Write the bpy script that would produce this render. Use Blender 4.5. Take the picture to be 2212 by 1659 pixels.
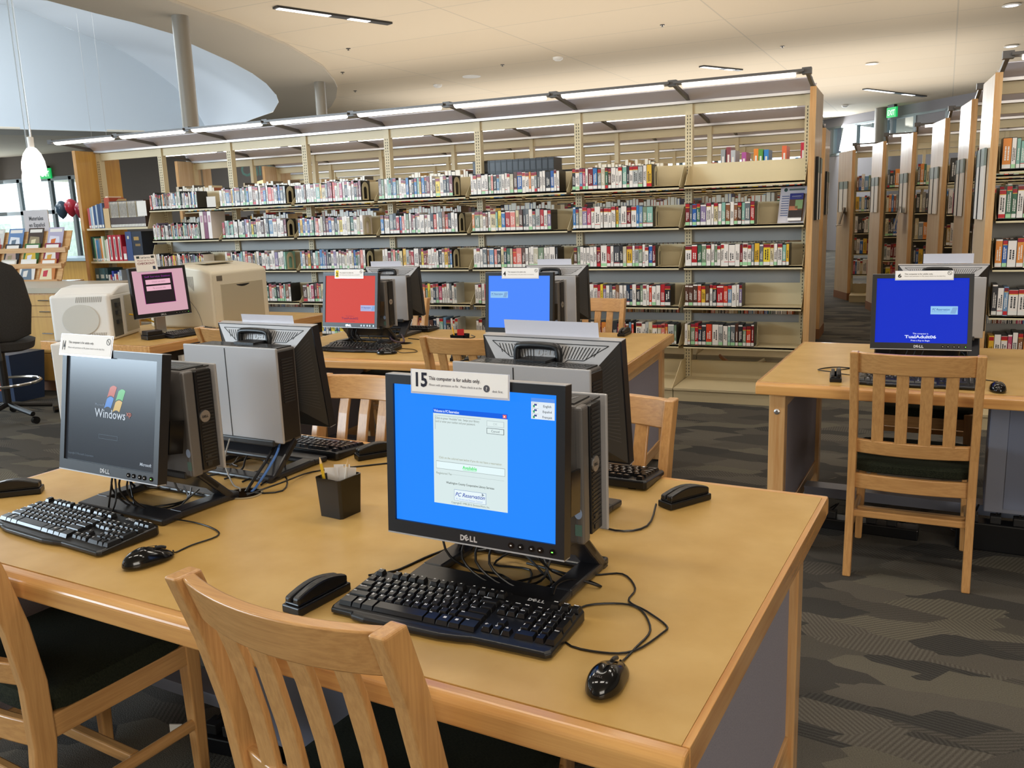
import bpy, math, random
from mathutils import Vector, Matrix
from mathutils.geometry import tessellate_polygon
random.seed(11)
for o in list(bpy.data.objects): bpy.data.objects.remove(o)
SC = bpy.context.scene
COL = SC.collection
rad = math.radians

def lin(h):
    if not isinstance(h, str): return tuple(h)[:3]
    h = h.lstrip('#'); o = []
    for i in (0, 2, 4):
        c = int(h[i:i+2], 16) / 255
        o.append(c/12.92 if c <= .04045 else ((c+.055)/1.055)**2.4)
    return tuple(o)

# ---------------------------------------------------------------- camera
cd = bpy.data.cameras.new('camera'); cam = bpy.data.objects.new('camera', cd); COL.objects.link(cam)
cd.sensor_width = 36; cd.lens = 1867.76*36/2212; cd.clip_start = .02; cd.clip_end = 300
r = Vector((.91172, .40939, -.03402)); u = Vector((-.04841, .18931, .98072)); b = Vector((.40794, -.89250, .19242))
M = Matrix((r, u, b)).transposed().to_4x4(); M.translation = (0, 0, 1.4467)
cam.matrix_world = M
SC.camera = cam
# ---------------------------------------------------------------- world, light, exposure
SC.view_settings.view_transform = 'Standard'; SC.view_settings.look = 'None'
SC.view_settings.exposure = 0.6; SC.view_settings.gamma = 1; SC.view_settings.use_curve_mapping = False
W = bpy.data.worlds.new('sky'); SC.world = W; W.use_nodes = True
bg = W.node_tree.nodes['Background']
bg.inputs[0].default_value = (.86, .95, 1.0, 1); bg.inputs[1].default_value = 2.2

def area(name, loc, target, sx, sy, power, color):
    l = bpy.data.lights.new(name, 'AREA'); l.shape = 'RECTANGLE'; l.size = sx; l.size_y = sy; l.energy = power; l.color = color
    o = bpy.data.objects.new(name, l); COL.objects.link(o); o.location = loc
    o.rotation_euler = (Vector(target)-Vector(loc)).to_track_quat('-Z', 'Y').to_euler()
    return o
# daylight from the tall window fronts behind and to the left of the photographer
area('daylight_rear', (4.5, -6.5, 2.6), (-2.5, 4, 1.0), 7, 2.8, 270, (1, .93, .82))
area('daylight_left', (-12.5, -4.6, 2.95), (-2, 3.0, 1.5), 7, 2.0, 680, (.70, .86, 1))
# daylight entering the skylight drum
area('daylight_skylight', (-13.5, 8.5, 6.4), (-17.5, 17.5, 5.4), 4.0, 2.2, 230, (.82, .91, 1))
area('daylight_skylight', (-20.3, 11.0, 5.8), (-11.5, 14.5, 4.7), 2.0, 1.6, 190, (.84, .92, 1))
# daylight through the clerestory and the storefront
area('daylight_clerestory', (-5.2, 28.6, 3.4), (-4.0, 18.0, 1.0), 9, .8, 420, (.9, .96, 1))
area('daylight_storefront', (-29.5, 20.8, 1.9), (-16, 8, 1.4), 8, 2.6, 230, (.85, .94, 1))
# unseen fill lamp aimed up, added to brighten the far ceiling
area('far_ceiling_fill', (-4.5, 19.5, 2.6), (-4.5, 19.5, 6), 12, 7, 210, (1, .95, .88))

# ---------------------------------------------------------------- materials
MATS = {}
def newmat(name):
    m = bpy.data.materials.new(name); m.use_nodes = True
    nt = m.node_tree; return m, nt, nt.nodes['Principled BSDF']
def mat(name, col, rough=.5, metal=0, emit=None, es=1, spec=None, coat=0, alpha=None, trans=0):
    if name in MATS: return MATS[name]
    m, nt, p = newmat(name)
    p.inputs['Base Color'].default_value = (*lin(col), 1); p.inputs['Roughness'].default_value = rough; p.inputs['Metallic'].default_value = metal
    if emit: p.inputs['Emission Color'].default_value = (*lin(emit), 1); p.inputs['Emission Strength'].default_value = es
    if spec is not None: p.inputs['Specular IOR Level'].default_value = spec
    if coat: p.inputs['Coat Weight'].default_value = coat; p.inputs['Coat Roughness'].default_value = .12
    if trans: p.inputs['Transmission Weight'].default_value = trans
    MATS[name] = m; return m
def paint(name, rough=.5, emit=0, spec=.5, bumpy=0):
    """material that takes its colour from the face colours of the mesh (print, cloth, book cloth)"""
    if name in MATS: return MATS[name]
    m, nt, p = newmat(name); a = nt.nodes.new('ShaderNodeAttribute'); a.attribute_name = 'Col'
    p.inputs['Roughness'].default_value = rough; p.inputs['Specular IOR Level'].default_value = spec
    if emit:
        p.inputs['Base Color'].default_value = (.012, .012, .014, 1)
        nt.links.new(a.outputs['Color'], p.inputs['Emission Color']); p.inputs['Emission Strength'].default_value = emit
    else: nt.links.new(a.outputs['Color'], p.inputs['Base Color'])
    MATS[name] = m; return m
def N(nt, t, **k):
    n = nt.nodes.new(t)
    for a, v in k.items(): setattr(n, a, v)
    return n
def wood(name, c1, c2, axis='x', rough=.32, scale=1.0, coat=.25, bump=.02):
    if name in MATS: return MATS[name]
    m, nt, p = newmat(name); L = nt.links.new
    tc = N(nt, 'ShaderNodeTexCoord'); mp = N(nt, 'ShaderNodeMapping'); L(tc.outputs['Object'], mp.inputs[0])
    s = {'x': (1.2, 26, 26), 'y': (26, 1.2, 26), 'z': (26, 26, 1.2)}[axis]
    mp.inputs['Scale'].default_value = [q*scale for q in s]
    no = N(nt, 'ShaderNodeTexNoise'); no.inputs['Scale'].default_value = 2.2; no.inputs['Detail'].default_value = 6; no.inputs['Roughness'].default_value = .62; no.inputs['Distortion'].default_value = .15
    L(mp.outputs[0], no.inputs['Vector'])
    n2 = N(nt, 'ShaderNodeTexNoise'); n2.inputs['Scale'].default_value = 3.5; n2.inputs['Detail'].default_value = 2; L(tc.outputs['Object'], n2.inputs['Vector'])
    cr = N(nt, 'ShaderNodeValToRGB'); L(no.outputs[0], cr.inputs[0])
    cr.color_ramp.elements[0].position = .34; cr.color_ramp.elements[0].color = (*lin(c2), 1)
    cr.color_ramp.elements[1].position = .62; cr.color_ramp.elements[1].color = (*lin(c1), 1)
    mx = N(nt, 'ShaderNodeMix', data_type='RGBA', blend_type='MULTIPLY'); mx.inputs[0].default_value = .2
    L(cr.outputs[0], mx.inputs[6]); L(n2.outputs[0], mx.inputs[7]); 
    hs = N(nt, 'ShaderNodeBrightContrast'); hs.inputs['Bright'].default_value = .04; L(mx.outputs[2], hs.inputs[0]); L(hs.outputs[0], p.inputs['Base Color'])
    p.inputs['Roughness'].default_value = rough; p.inputs['Coat Weight'].default_value = coat; p.inputs['Coat Roughness'].default_value = .15
    bp = N(nt, 'ShaderNodeBump'); bp.inputs['Strength'].default_value = bump*4; bp.inputs['Distance'].default_value = .002; L(no.outputs[0], bp.inputs['Height']); L(bp.outputs[0], p.inputs['Normal'])
    MATS[name] = m; return m
def noisy(name, c1, c2, scale=4, rough=.5, detail=5, stretch=(1, 1, 1), lo=.35, hi=.65, bump=0, spec=.5):
    if name in MATS: return MATS[name]
    m, nt, p = newmat(name); L = nt.links.new
    tc = N(nt, 'ShaderNodeTexCoord'); mp = N(nt, 'ShaderNodeMapping'); L(tc.outputs['Object'], mp.inputs[0]); mp.inputs['Scale'].default_value = stretch
    no = N(nt, 'ShaderNodeTexNoise'); no.inputs['Scale'].default_value = scale; no.inputs['Detail'].default_value = detail; L(mp.outputs[0], no.inputs['Vector'])
    cr = N(nt, 'ShaderNodeValToRGB'); L(no.outputs[0], cr.inputs[0])
    cr.color_ramp.elements[0].position = lo; cr.color_ramp.elements[0].color = (*lin(c1), 1)
    cr.color_ramp.elements[1].position = hi; cr.color_ramp.elements[1].color = (*lin(c2), 1)
    L(cr.outputs[0], p.inputs['Base Color']); p.inputs['Roughness'].default_value = rough; p.inputs['Specular IOR Level'].default_value = spec
    if bump:
        bp = N(nt, 'ShaderNodeBump'); bp.inputs['Strength'].default_value = bump; bp.inputs['Distance'].default_value = .003; L(no.outputs[0], bp.inputs['Height']); L(bp.outputs[0], p.inputs['Normal'])
    MATS[name] = m; return m
def glass(name, col=(.9, .97, 1), a=.85):
    m = bpy.data.materials.new(name); m.use_nodes = True; nt = m.node_tree; nt.nodes.clear()
    o = N(nt, 'ShaderNodeOutputMaterial'); t = N(nt, 'ShaderNodeBsdfTransparent'); g = N(nt, 'ShaderNodeBsdfGlossy'); x = N(nt, 'ShaderNodeMixShader')
    t.inputs[0].default_value = (*col, 1); g.inputs['Roughness'].default_value = .03; x.inputs[0].default_value = 1-a
    nt.links.new(t.outputs[0], x.inputs[1]); nt.links.new(g.outputs[0], x.inputs[2]); nt.links.new(x.outputs[0], o.inputs[0]); return m

def carpet():
    m, nt, p = newmat('carpet'); L = nt.links.new
    tc = N(nt, 'ShaderNodeTexCoord'); mp = N(nt, 'ShaderNodeMapping'); L(tc.outputs['Object'], mp.inputs[0])
    mp.inputs['Rotation'].default_value = (0, 0, rad(24)); mp.inputs['Scale'].default_value = (1.0, 2.3, 1)
    wn = N(nt, 'ShaderNodeTexNoise'); wn.inputs['Scale'].default_value = .6; wn.inputs['Detail'].default_value = 0; L(mp.outputs[0], wn.inputs['Vector'])
    ad = N(nt, 'ShaderNodeMix', data_type='VECTOR'); ad.inputs[0].default_value = .18; L(mp.outputs[0], ad.inputs[4]); L(wn.outputs[1], ad.inputs[5])
    vo = N(nt, 'ShaderNodeTexVoronoi', distance='CHEBYCHEV'); vo.inputs['Scale'].default_value = 4.2; vo.inputs['Randomness'].default_value = .9; L(ad.outputs[1], vo.inputs['Vector'])
    sp = N(nt, 'ShaderNodeSeparateColor'); L(vo.outputs['Color'], sp.inputs[0])
    cr = N(nt, 'ShaderNodeValToRGB'); cr.color_ramp.interpolation = 'CONSTANT'; L(sp.outputs[0], cr.inputs[0])
    cols = ['#54514c', '#615d56', '#494744', '#68645a', '#58554f', '#444341']
    el = cr.color_ramp.elements; el[0].color = (*lin(cols[0]), 1); el[1].position = .17; el[1].color = (*lin(cols[1]), 1)
    for i in range(2, 6): e = el.new(i*.167); e.color = (*lin(cols[i]), 1)
    # loop rows whose direction differs from patch to patch
    an = N(nt, 'ShaderNodeMath', operation='MULTIPLY'); L(sp.outputs[1], an.inputs[0]); an.inputs[1].default_value = 6.28
    vr = N(nt, 'ShaderNodeVectorRotate', rotation_type='Z_AXIS'); L(tc.outputs['Object'], vr.inputs['Vector']); L(an.outputs[0], vr.inputs['Angle'])
    wv = N(nt, 'ShaderNodeTexWave', wave_type='BANDS'); wv.inputs['Scale'].default_value = 22; wv.inputs['Distortion'].default_value = .6; L(vr.outputs[0], wv.inputs['Vector'])
    w2 = N(nt, 'ShaderNodeTexWave', wave_type='BANDS'); w2.inputs['Scale'].default_value = 90; L(vr.outputs[0], w2.inputs['Vector'])
    sel = N(nt, 'ShaderNodeMath', operation='GREATER_THAN'); L(sp.outputs[2], sel.inputs[0]); sel.inputs[1].default_value = .62
    mm = N(nt, 'ShaderNodeMix', data_type='FLOAT'); L(sel.outputs[0], mm.inputs[0]); L(w2.outputs[1], mm.inputs[2]); L(wv.outputs[1], mm.inputs[3])
    no = N(nt, 'ShaderNodeTexNoise'); no.inputs['Scale'].default_value = 260; no.inputs['Detail'].default_value = 2; L(tc.outputs['Object'], no.inputs['Vector'])
    m1 = N(nt, 'ShaderNodeMix', data_type='RGBA', blend_type='OVERLAY'); m1.inputs[0].default_value = .22; L(cr.outputs[0], m1.inputs[6]); L(mm.outputs[0], m1.inputs[7])
    m2 = N(nt, 'ShaderNodeMix', data_type='RGBA', blend_type='OVERLAY'); m2.inputs[0].default_value = .45; L(m1.outputs[2], m2.inputs[6]); L(no.outputs[0], m2.inputs[7])
    L(m2.outputs[2], p.inputs['Base Color']); p.inputs['Roughness'].default_value = .95; p.inputs['Specular IOR Level'].default_value = .15
    bp = N(nt, 'ShaderNodeBump'); bp.inputs['Strength'].default_value = .5; bp.inputs['Distance'].default_value = .004; L(no.outputs[0], bp.inputs['Height']); L(bp.outputs[0], p.inputs['Normal'])
    return m
def ceiling_mat():
    m, nt, p = newmat('ceiling_tile'); L = nt.links.new
    tc = N(nt, 'ShaderNodeTexCoord'); mp = N(nt, 'ShaderNodeMapping'); L(tc.outputs['Object'], mp.inputs[0]); mp.inputs['Rotation'].default_value = (0, 0, rad(2))
    br = N(nt, 'ShaderNodeTexBrick'); L(mp.outputs[0], br.inputs['Vector']); br.offset = 0; br.squash = 1
    br.inputs['Scale'].default_value = 1; br.inputs['Brick Width'].default_value = 2.9; br.inputs['Row Height'].default_value = 1.42; br.inputs['Mortar Size'].default_value = .012; br.inputs['Mortar Smooth'].default_value = .2
    br.inputs['Color1'].default_value = (*lin('#e4d5be'), 1); br.inputs['Color2'].default_value = (*lin('#e6d8c2'), 1); br.inputs['Mortar'].default_value = (*lin('#d2c7b5'), 1)
    L(br.outputs[0], p.inputs['Base Color']); p.inputs['Roughness'].default_value = .9; p.inputs['Specular IOR Level'].default_value = .1
    return m

OAK = {a: wood('oak_'+a, '#d69e58', '#c28944', a, scale=2.6) for a in 'xyz'}
MAPLE = {a: wood('maple_'+a, '#e0b073', '#cf9450', a, rough=.25, coat=.5) for a in 'xyz'}
EDGE = wood('edge_maple', '#e0a556', '#cb8c40', 'x', rough=.28, coat=.3, bump=.01)
EDGEY = wood('edge_maple_y', '#e2a558', '#c9873c', 'y', rough=.2, coat=.6, bump=.01)
PANELW = wood('veneer_panel', '#dcc3a0', '#cfae84', 'z', rough=.42, scale=.5, coat=.12, bump=.005)
YELW = wood('veneer_yellow', '#d9a440', '#cc9432', 'z', rough=.4, scale=.5, coat=.2, bump=.005)
LAMI = noisy('desk_laminate', '#c39a52', '#d2ac68', 9, .42, 6, lo=.3, hi=.7)
FABG = noisy('panel_fabric', '#8b8690', '#96919b', 300, .9, 2)
STEEL = mat('grey_steel', '#8f93a3', .4, .3)
CREAM = mat('cream_steel', '#d8c9a4', .42)
CREAMD = mat('cream_steel_back', '#c4b998', .5)
GREYS = mat('grey_shelf_steel', '#a3a3a0', .45)
ALU = mat('aluminium', '#c9c6c4', .3, .85)
BLK = mat('black_plastic', '#131315', .35, spec=.5)
BLKG = mat('black_gloss', '#0c0c0e', .12, spec=.6)
DKG = mat('dark_grey_plastic', '#2a2a2b', .42)
SILV = mat('silver_plastic', '#9a989a', .38, .35)
SILD = mat('gunmetal_plastic', '#64605d', .4, .3)
SILB = mat('silver_shell', '#b5b3b4', .4, .25)
CUSH = noisy('dark_green_cloth', '#191c14', '#2c3022', 160, .95, 2, stretch=(1, 8, 1), bump=.5, spec=.2)
WHT = mat('white_paper', '#ece8e2', .6)
WPL = mat('white_plastic', '#eeece8', .4)
BEI = mat('beige_plastic', '#ddd4be', .4)
BEIG = mat('beige_grey_plastic', '#b5ab93', .45)
CHR = mat('chrome', '#d0d0d0', .12, 1)
COLM = mat('column_paint', '#8b8478', .45)
PRINT = paint('print', .55, spec=.3)
COVER = paint('book_cover', .3, spec=.5)
SCR = paint('screen_glow', .35, emit=.69, spec=.04); SCRG = paint('screen_glow_gloss', .2, emit=.69, spec=.5)
CARPET = carpet(); CEILM = ceiling_mat()
WALLG = mat('wall_taupe', '#6e655d', .85)
WALLB = mat('wall_grey', '#8e8b8f', .85)

# ---------------------------------------------------------------- mesh helpers
TXT = {}
def text_geo(s, bold=0.0, shear=0.0):
    k = (s, bold, shear)
    if k not in TXT:
        cu = bpy.data.curves.new('t', 'FONT'); cu.body = s; cu.size = 1; cu.resolution_u = 2; cu.offset = bold; cu.shear = shear
        ob = bpy.data.objects.new('t', cu); me = bpy.data.meshes.new_from_object(ob)
        vs = [(v.co.x, v.co.y) for v in me.vertices]; fs = [tuple(p.vertices) for p in me.polygons]
        bpy.data.objects.remove(ob); bpy.data.curves.remove(cu); bpy.data.meshes.remove(me)
        w = max([v[0] for v in vs] or [0]); TXT[k] = (vs, fs, w)
    return TXT[k]
class MB:
    def __init__(s): s.v = []; s.f = []; s.m = []; s.c = []
    def face(s, pts, mi=0, col=None):
        n = len(s.v); s.v += [tuple(p) for p in pts]; s.f.append(tuple(range(n, n+len(pts)))); s.m.append(mi); s.c.append(col)
    def mesh(s, vs, fs, mi=0, col=None):
        n = len(s.v); s.v += [tuple(p) for p in vs]
        for f in fs: s.f.append(tuple(i+n for i in f)); s.m.append(mi); s.c.append(col)
        return s
    def box(s, x0, y0, z0, x1, y1, z1, mi=0, col=None, T=None):
        vs = [Vector(p) for p in ((x0, y0, z0), (x1, y0, z0), (x1, y1, z0), (x0, y1, z0), (x0, y0, z1), (x1, y0, z1), (x1, y1, z1), (x0, y1, z1))]
        if T is not None: vs = [T @ q for q in vs]
        return s.mesh(vs, [(0, 3, 2, 1), (4, 5, 6, 7), (0, 1, 5, 4), (1, 2, 6, 5), (2, 3, 7, 6), (3, 0, 4, 7)], mi, col)
    def hexa(s, p, mi=0, col=None):   # 8 points, bottom ring then top ring
        return s.mesh(p, [(0, 3, 2, 1), (4, 5, 6, 7), (0, 1, 5, 4), (1, 2, 6, 5), (2, 3, 7, 6), (3, 0, 4, 7)], mi, col)
    def prism(s, poly, pl, a, b, mi=0, col=None):
        def P(q, h): return {'xy': (q[0], q[1], h), 'xz': (q[0], h, q[1]), 'yz': (h, q[0], q[1])}[pl]
        n = len(poly); vs = [P(q, a) for q in poly]+[P(q, b) for q in poly]
        return s.mesh(vs, [tuple(range(n))[::-1], tuple(range(n, 2*n))]+[(i, (i+1) % n, n+(i+1) % n, n+i) for i in range(n)], mi, col)
    def rings(s, R, cap=True, closed=True, mi=0, col=None):
        n = len(R[0]); vs = [p for r_ in R for p in r_]; fs = []
        for k in range(len(R)-1):
            for i in range(n if closed else n-1): fs.append((k*n+i, k*n+(i+1) % n, (k+1)*n+(i+1) % n, (k+1)*n+i))
        if cap: fs += [tuple(range(n))[::-1], tuple(range((len(R)-1)*n, len(R)*n))]
        return s.mesh(vs, fs, mi, col)
    def lathe(s, prof, n=20, cx=0, cy=0, mi=0, col=None, cap=True):
        return s.rings([[(cx+r_*math.cos(2*math.pi*i/n), cy+r_*math.sin(2*math.pi*i/n), z) for i in range(n)] for r_, z in prof], cap, True, mi, col)
    def tube(s, pts, r_=.003, n=8, mi=0, col=None, smooth=4):
        P = [Vector(p) for p in pts]
        if smooth > 1 and len(P) > 2:
            Q = []
            for i in range(len(P)-1):
                a = P[max(i-1, 0)]; b_ = P[i]; c_ = P[i+1]; d = P[min(i+2, len(P)-1)]
                for k in range(smooth):
                    t = k/smooth
                    Q.append(.5*((2*b_)+(c_-a)*t+(2*a-5*b_+4*c_-d)*t*t+(3*b_-a-3*c_+d)*t**3))
            Q.append(P[-1]); P = Q
        R = []
        for i, p in enumerate(P):
            t = (P[min(i+1, len(P)-1)]-P[max(i-1, 0)])
            if t.length < 1e-9: t = Vector((0, 0, 1))
            t.normalize(); a = t.orthogonal() if i == 0 else (prev-t*prev.dot(t))
            a.normalize(); prev = a.copy(); b_ = t.cross(a)
            R.append([p+(a*math.cos(2*math.pi*k/n)+b_*math.sin(2*math.pi*k/n))*r_ for k in range(n)])
        return s.rings(R, True, True, mi, col)
    def sweep(s, path, sect, mi=0):   # path: list of (point, xdir, zdir) ; sect 2d
        return s.rings([[Vector(p)+Vector(a)*q[0]+Vector(c)*q[1] for q in sect] for p, a, c in path], True, True, mi)
    def text(s, st, size, org, xd=(1, 0, 0), yd=(0, 0, 1), col=(0, 0, 0), bold=0, align='l', mi=0, fit=None, shear=0):
        vs, fs, w = text_geo(st, bold, shear); k = size; kx = size if not fit else fit/max(w, .01)
        ox = {'l': 0, 'c': -w*kx/2, 'r': -w*kx}[align]; O = Vector(org); X = Vector(xd); Y = Vector(yd)
        return s.mesh([O+X*(q[0]*kx+ox)+Y*(q[1]*k) for q in vs], fs, mi, col)
    def build(s, name, mats, parent=None, smooth=False, bevel=0, seg=2, recalc=False):
        me = bpy.data.meshes.new(name); me.from_pydata([tuple(q) for q in s.v], [], s.f)
        if not isinstance(mats, (list, tuple)): mats = [mats]
        for m in mats: me.materials.append(m)
        me.polygons.foreach_set('material_index', s.m)
        if any(c is not None for c in s.c):
            at = me.color_attributes.new('Col', 'FLOAT_COLOR', 'CORNER'); buf = []
            for f, c in zip(s.f, s.c):
                q = (*lin(c if c is not None else (.5, .5, .5)), 1); buf += q*len(f)
            at.data.foreach_set('color', buf)
        if smooth:
            me.polygons.foreach_set('use_smooth', [True]*len(s.f))
        me.update(); me.validate()
        if recalc:
            import bmesh
            bm = bmesh.new(); bm.from_mesh(me); bmesh.ops.remove_doubles(bm, verts=bm.verts, dist=1e-5); bmesh.ops.recalc_face_normals(bm, faces=bm.faces); bm.to_mesh(me); bm.free()
        o = bpy.data.objects.new(name, me); COL.objects.link(o)
        if parent is not None: o.parent = parent
        if bevel:
            md = o.modifiers.new('bevel', 'BEVEL'); md.width = bevel; md.segments = seg; md.limit_method = 'ANGLE'; md.angle_limit = rad(40)
        if smooth: 
            try: me.set_sharp_from_angle(angle=rad(38))
            except Exception: pass
        return o
def B(*a, **k): return MB().box(*a, **k)
def empty(name, loc=(0, 0, 0), rz=0, label=None, cat=None, group=None):
    o = bpy.data.objects.new(name, None); COL.objects.link(o); o.empty_display_size = .1
    o.location = loc; o.rotation_euler = (0, 0, rz)
    if label: tag(o, label, cat, group)
    return o
def tag(o, label, cat, group=None, kind=None):
    if label: o['label'] = label
    if cat: o['category'] = cat
    if group: o['group'] = group
    if kind: o['kind'] = kind
    return o
def struct(o): o['kind'] = 'structure'; return o
def dup(root, loc, rz, label, cat, group=None):
    n = root.copy(); COL.objects.link(n); n.location = loc; n.rotation_euler = (0, 0, rz)
    tag(n, label, cat, group)
    for ch in list(root.children):
        c = ch.copy(); COL.objects.link(c); c.parent = n
        for g in ch.children:
            d = g.copy(); COL.objects.link(d); d.parent = c
    return n
def place(o, loc, rz=0): o.location = loc; o.rotation_euler = (0, 0, rz); return o

# ================================================================ SETTING
struct(B(-42, -8, -.1, 12, 40, 0).build('floor', CARPET))
# ceiling with the skylight opening
HOLE = [(-8.88, 7.3), (-8.94, 8.01), (-8.96, 8.59), (-9.07, 9.33), (-9.36, 9.97), (-9.88, 11.36), (-10.35, 12.4), (-10.9, 13.42), (-11.72, 14.71), (-12.35, 15.56), (-13.58, 16.87), (-14.77, 17.6), (-16.11, 18.5), (-18.2, 19.74), (-20.69, 15.19), (-21.6, 13.5), (-19.5, 8), (-15, 5.2), (-10.5, 5.2)]
def plate(name, outer, hole, z, z2, m):
    pts = outer+hole; tr = tessellate_polygon([[Vector((x, y, 0)) for x, y in outer], [Vector((x, y, 0)) for x, y in hole]])
    mb = MB(); mb.mesh([(x, y, z) for x, y in pts], [tuple(t) for t in tr]); mb.mesh([(x, y, z2) for x, y in pts], [tuple(t) for t in tr])
    for L_ in (outer, hole):
        for i in range(len(L_)):
            a = L_[i]; c = L_[(i+1) % len(L_)]; mb.face([(*a, z), (*c, z), (*c, z2), (*a, z2)])
    return mb.build(name, m)
struct(plate('ceiling', [(-42, -7.4), (12, -7.4), (12, 40), (-42, 40)], HOLE, 4.0, 4.02, CEILM))
RING = [(-7.5, 3.6), (-7.75, 6.5), (-7.79, 8.0), (-7.91, 8.68), (-8.0, 9.39), (-8.38, 10.89), (-9.02, 12.58), (-9.76, 13.95), (-10.19, 14.64), (-11.0, 15.74), (-11.92, 16.85), (-13.22, 18.17), (-15.5, 19.9), (-18.6, 21.4), (-22.9, 14.5), (-21, 7), (-15, 3.6)]
struct(plate('trim_1', RING, HOLE, 3.965, 3.998, mat('soffit_paint', '#c6bdae', .85)))
# skylight drum: straight wall on the far left, warped wall from the curved rim up to the crease
DR = mat('drum_white_lit', '#dfe4ea', .9); DR2 = mat('drum_white_shaded', '#c9d0d6', .9)  # one white drum: lighter tone paints its daylit side, darker its shaded side
CRS = [(-22.2, 12.4, 7.6), (-21.3, 14.1, 7.1), (-20.51, 15.52, 6.93), (-20.27, 15.95, 6.85), (-19.79, 16.83, 6.49), (-19.28, 17.77, 6.13), (-18.96, 18.35, 5.76), (-18.74, 18.74, 5.46), (-18.56, 19.07, 5.16), (-18.33, 19.48, 4.59), (-18.2, 19.73, 4.0)]
mb = MB()
NR = [(*p, 3.97) for p in HOLE[0:14]]
def lerp_path(P, t):
    d = [0]
    for i in range(1, len(P)): d.append(d[-1]+(Vector(P[i])-Vector(P[i-1])).length)
    x = t*d[-1]
    for i in range(1, len(P)):
        if x <= d[i]+1e-9: return Vector(P[i-1]).lerp(Vector(P[i]), (x-d[i-1])/max(d[i]-d[i-1], 1e-9))
    return Vector(P[-1])
RR = []
for k in range(33):
    t = k/32; a = lerp_path(NR, t); c = lerp_path(CRS, t); row = []
    for j in range(9):
        w = j/8; q = a.lerp(c, w); q.z += 1.1*math.sin(math.pi*w)*(1-t)**.6*(.6); row.append(q)
    RR.append(row)
mb.rings(RR, cap=False, closed=False); struct(mb.build('trim_2', DR, smooth=True, recalc=True))
mb = MB(); P0 = CRS
for i in range(len(P0)-1): mb.face([(P0[i][0], P0[i][1], 3.97), (P0[i+1][0], P0[i+1][1], 3.97), P0[i+1], P0[i]])
struct(mb.build('trim_3', DR2, recalc=True))
# far left wall with the storefront windows
YW = 21.2
mb = MB()
mb.box(-42, YW, 3.22, -24.4, YW+.25, 4.0); mb.box(-24.5, YW, 0, -16.6, YW+.25, 4.0)
struct(mb.build('wall_left', WALLG))
FR = mat('window_frame_grey', '#7d8587', .5, .2); GL = glass('window_glass')
mb = MB()
xs = [-36, -34.0, -32.1, -30.3, -28.35, -26.77, -25.78, -24.45]
for x in xs: mb.box(x-.07, YW-.02, 0, x+.07, YW+.1, 3.22)
for z in (0.03, 2.06, 3.17): mb.box(-36, YW-.02, z-.06, -24.45, YW+.1, z+.07)
w1 = struct(mb.build('window_1', FR))
MB().box(-36, YW+.03, 0, -24.45, YW+.04, 3.22).build('glazing', GL, w1)
# something green and a bright pavement outside the storefront
og = MB().box(-60, 34, 0, -25, 34.3, 1.9).build('hedge', noisy('hedge_leaves', '#4e7a3a', '#a3c98a', 5, .8)); tag(og, 'pale green hedge seen through the storefront glass at the left', 'hedge')
struct(MB().box(-80, 21.6, -.14, -20, 50, -.11).build('trim_4', mat('pavement', '#d8d8d4', .8)))
# clerestory wall, right rear
W0 = Vector((-2.42, 29.47, 0)); WD = Vector((.6428, -.7661, 0)); WN = Vector((.7661, .6428, 0))
def wpt(s, n, z): q = W0+WD*s+WN*n; return (q.x, q.y, z)
def wbox(mb, s0, s1, n0, n1, z0, z1, mi=0, col=None):
    return mb.hexa([wpt(s0, n0, z0), wpt(s1, n0, z0), wpt(s1, n1, z0), wpt(s0, n1, z0), wpt(s0, n0, z1), wpt(s1, n0, z1), wpt(s1, n1, z1), wpt(s0, n1, z1)], mi, col)
mb = MB(); wbox(mb, -20, 12, 0, .3, 0, 2.9); wbox(mb, -20, -16, 0, .3, 2.9, 3.72); wbox(mb, -20, 12, 0, .3, 3.72, 4.0)
wbox(mb, -.6, .32, 0, .3, 2.9, 3.72); wbox(mb, 3.85, 5.0, 0, .3, 2.9, 3.72); wbox(mb, 10, 12, 0, .3, 2.9, 3.72)
struct(mb.build('wall_back', WALLB))
mb = MB()
for s_ in (-16, -13, -10, -7, -4, -.6, .32, 1.42, 2.69, 2.95, 3.85, 5.0, 7.5, 10):
    wbox(mb, s_-.05, s_+.05, -.02, .1, 2.9, 3.72)
wbox(mb, -16, 10, -.02, .1, 2.87, 2.94); wbox(mb, -16, 10, -.02, .1, 3.68, 3.74)
w2 = struct(mb.build('window_2', FR))
mb = MB(); wbox(mb, -16, 10, .04, .05, 2.9, 3.72); mb.build('glazing', GL, w2)
for s_ in (.75, 1.2):
    mb = MB(); q = wpt(s_, 1.2, 0); mb.lathe([(.13, 0), (.12, 4)], 12, q[0], q[1]); tag(mb.build('tree_trunk', mat('bark', '#3c4a3c', .9)), 'dark tree trunk outside the clerestory window, '+('left' if s_ < 1 else 'right')+' one of the pair', 'tree')
struct(MB().box(-16.8, YW+.2, 0, -16.6, 36, 4).build('wall_side', WALLG))
struct(MB().box(-16.6, 36, 0, -10, 36.2, 4).build('wall_far', WALLB))
struct(MB().box(-42, -7.6, 0, 12, -7.4, 4).build('wall_rear', mat('wall_cream', '#b9ad9a', .85)))
struct(MB().box(11.8, -7.4, 0, 12, 22, 4).build('wall_right', mat('wall_cream', '#b9ad9a', .85)))
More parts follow.
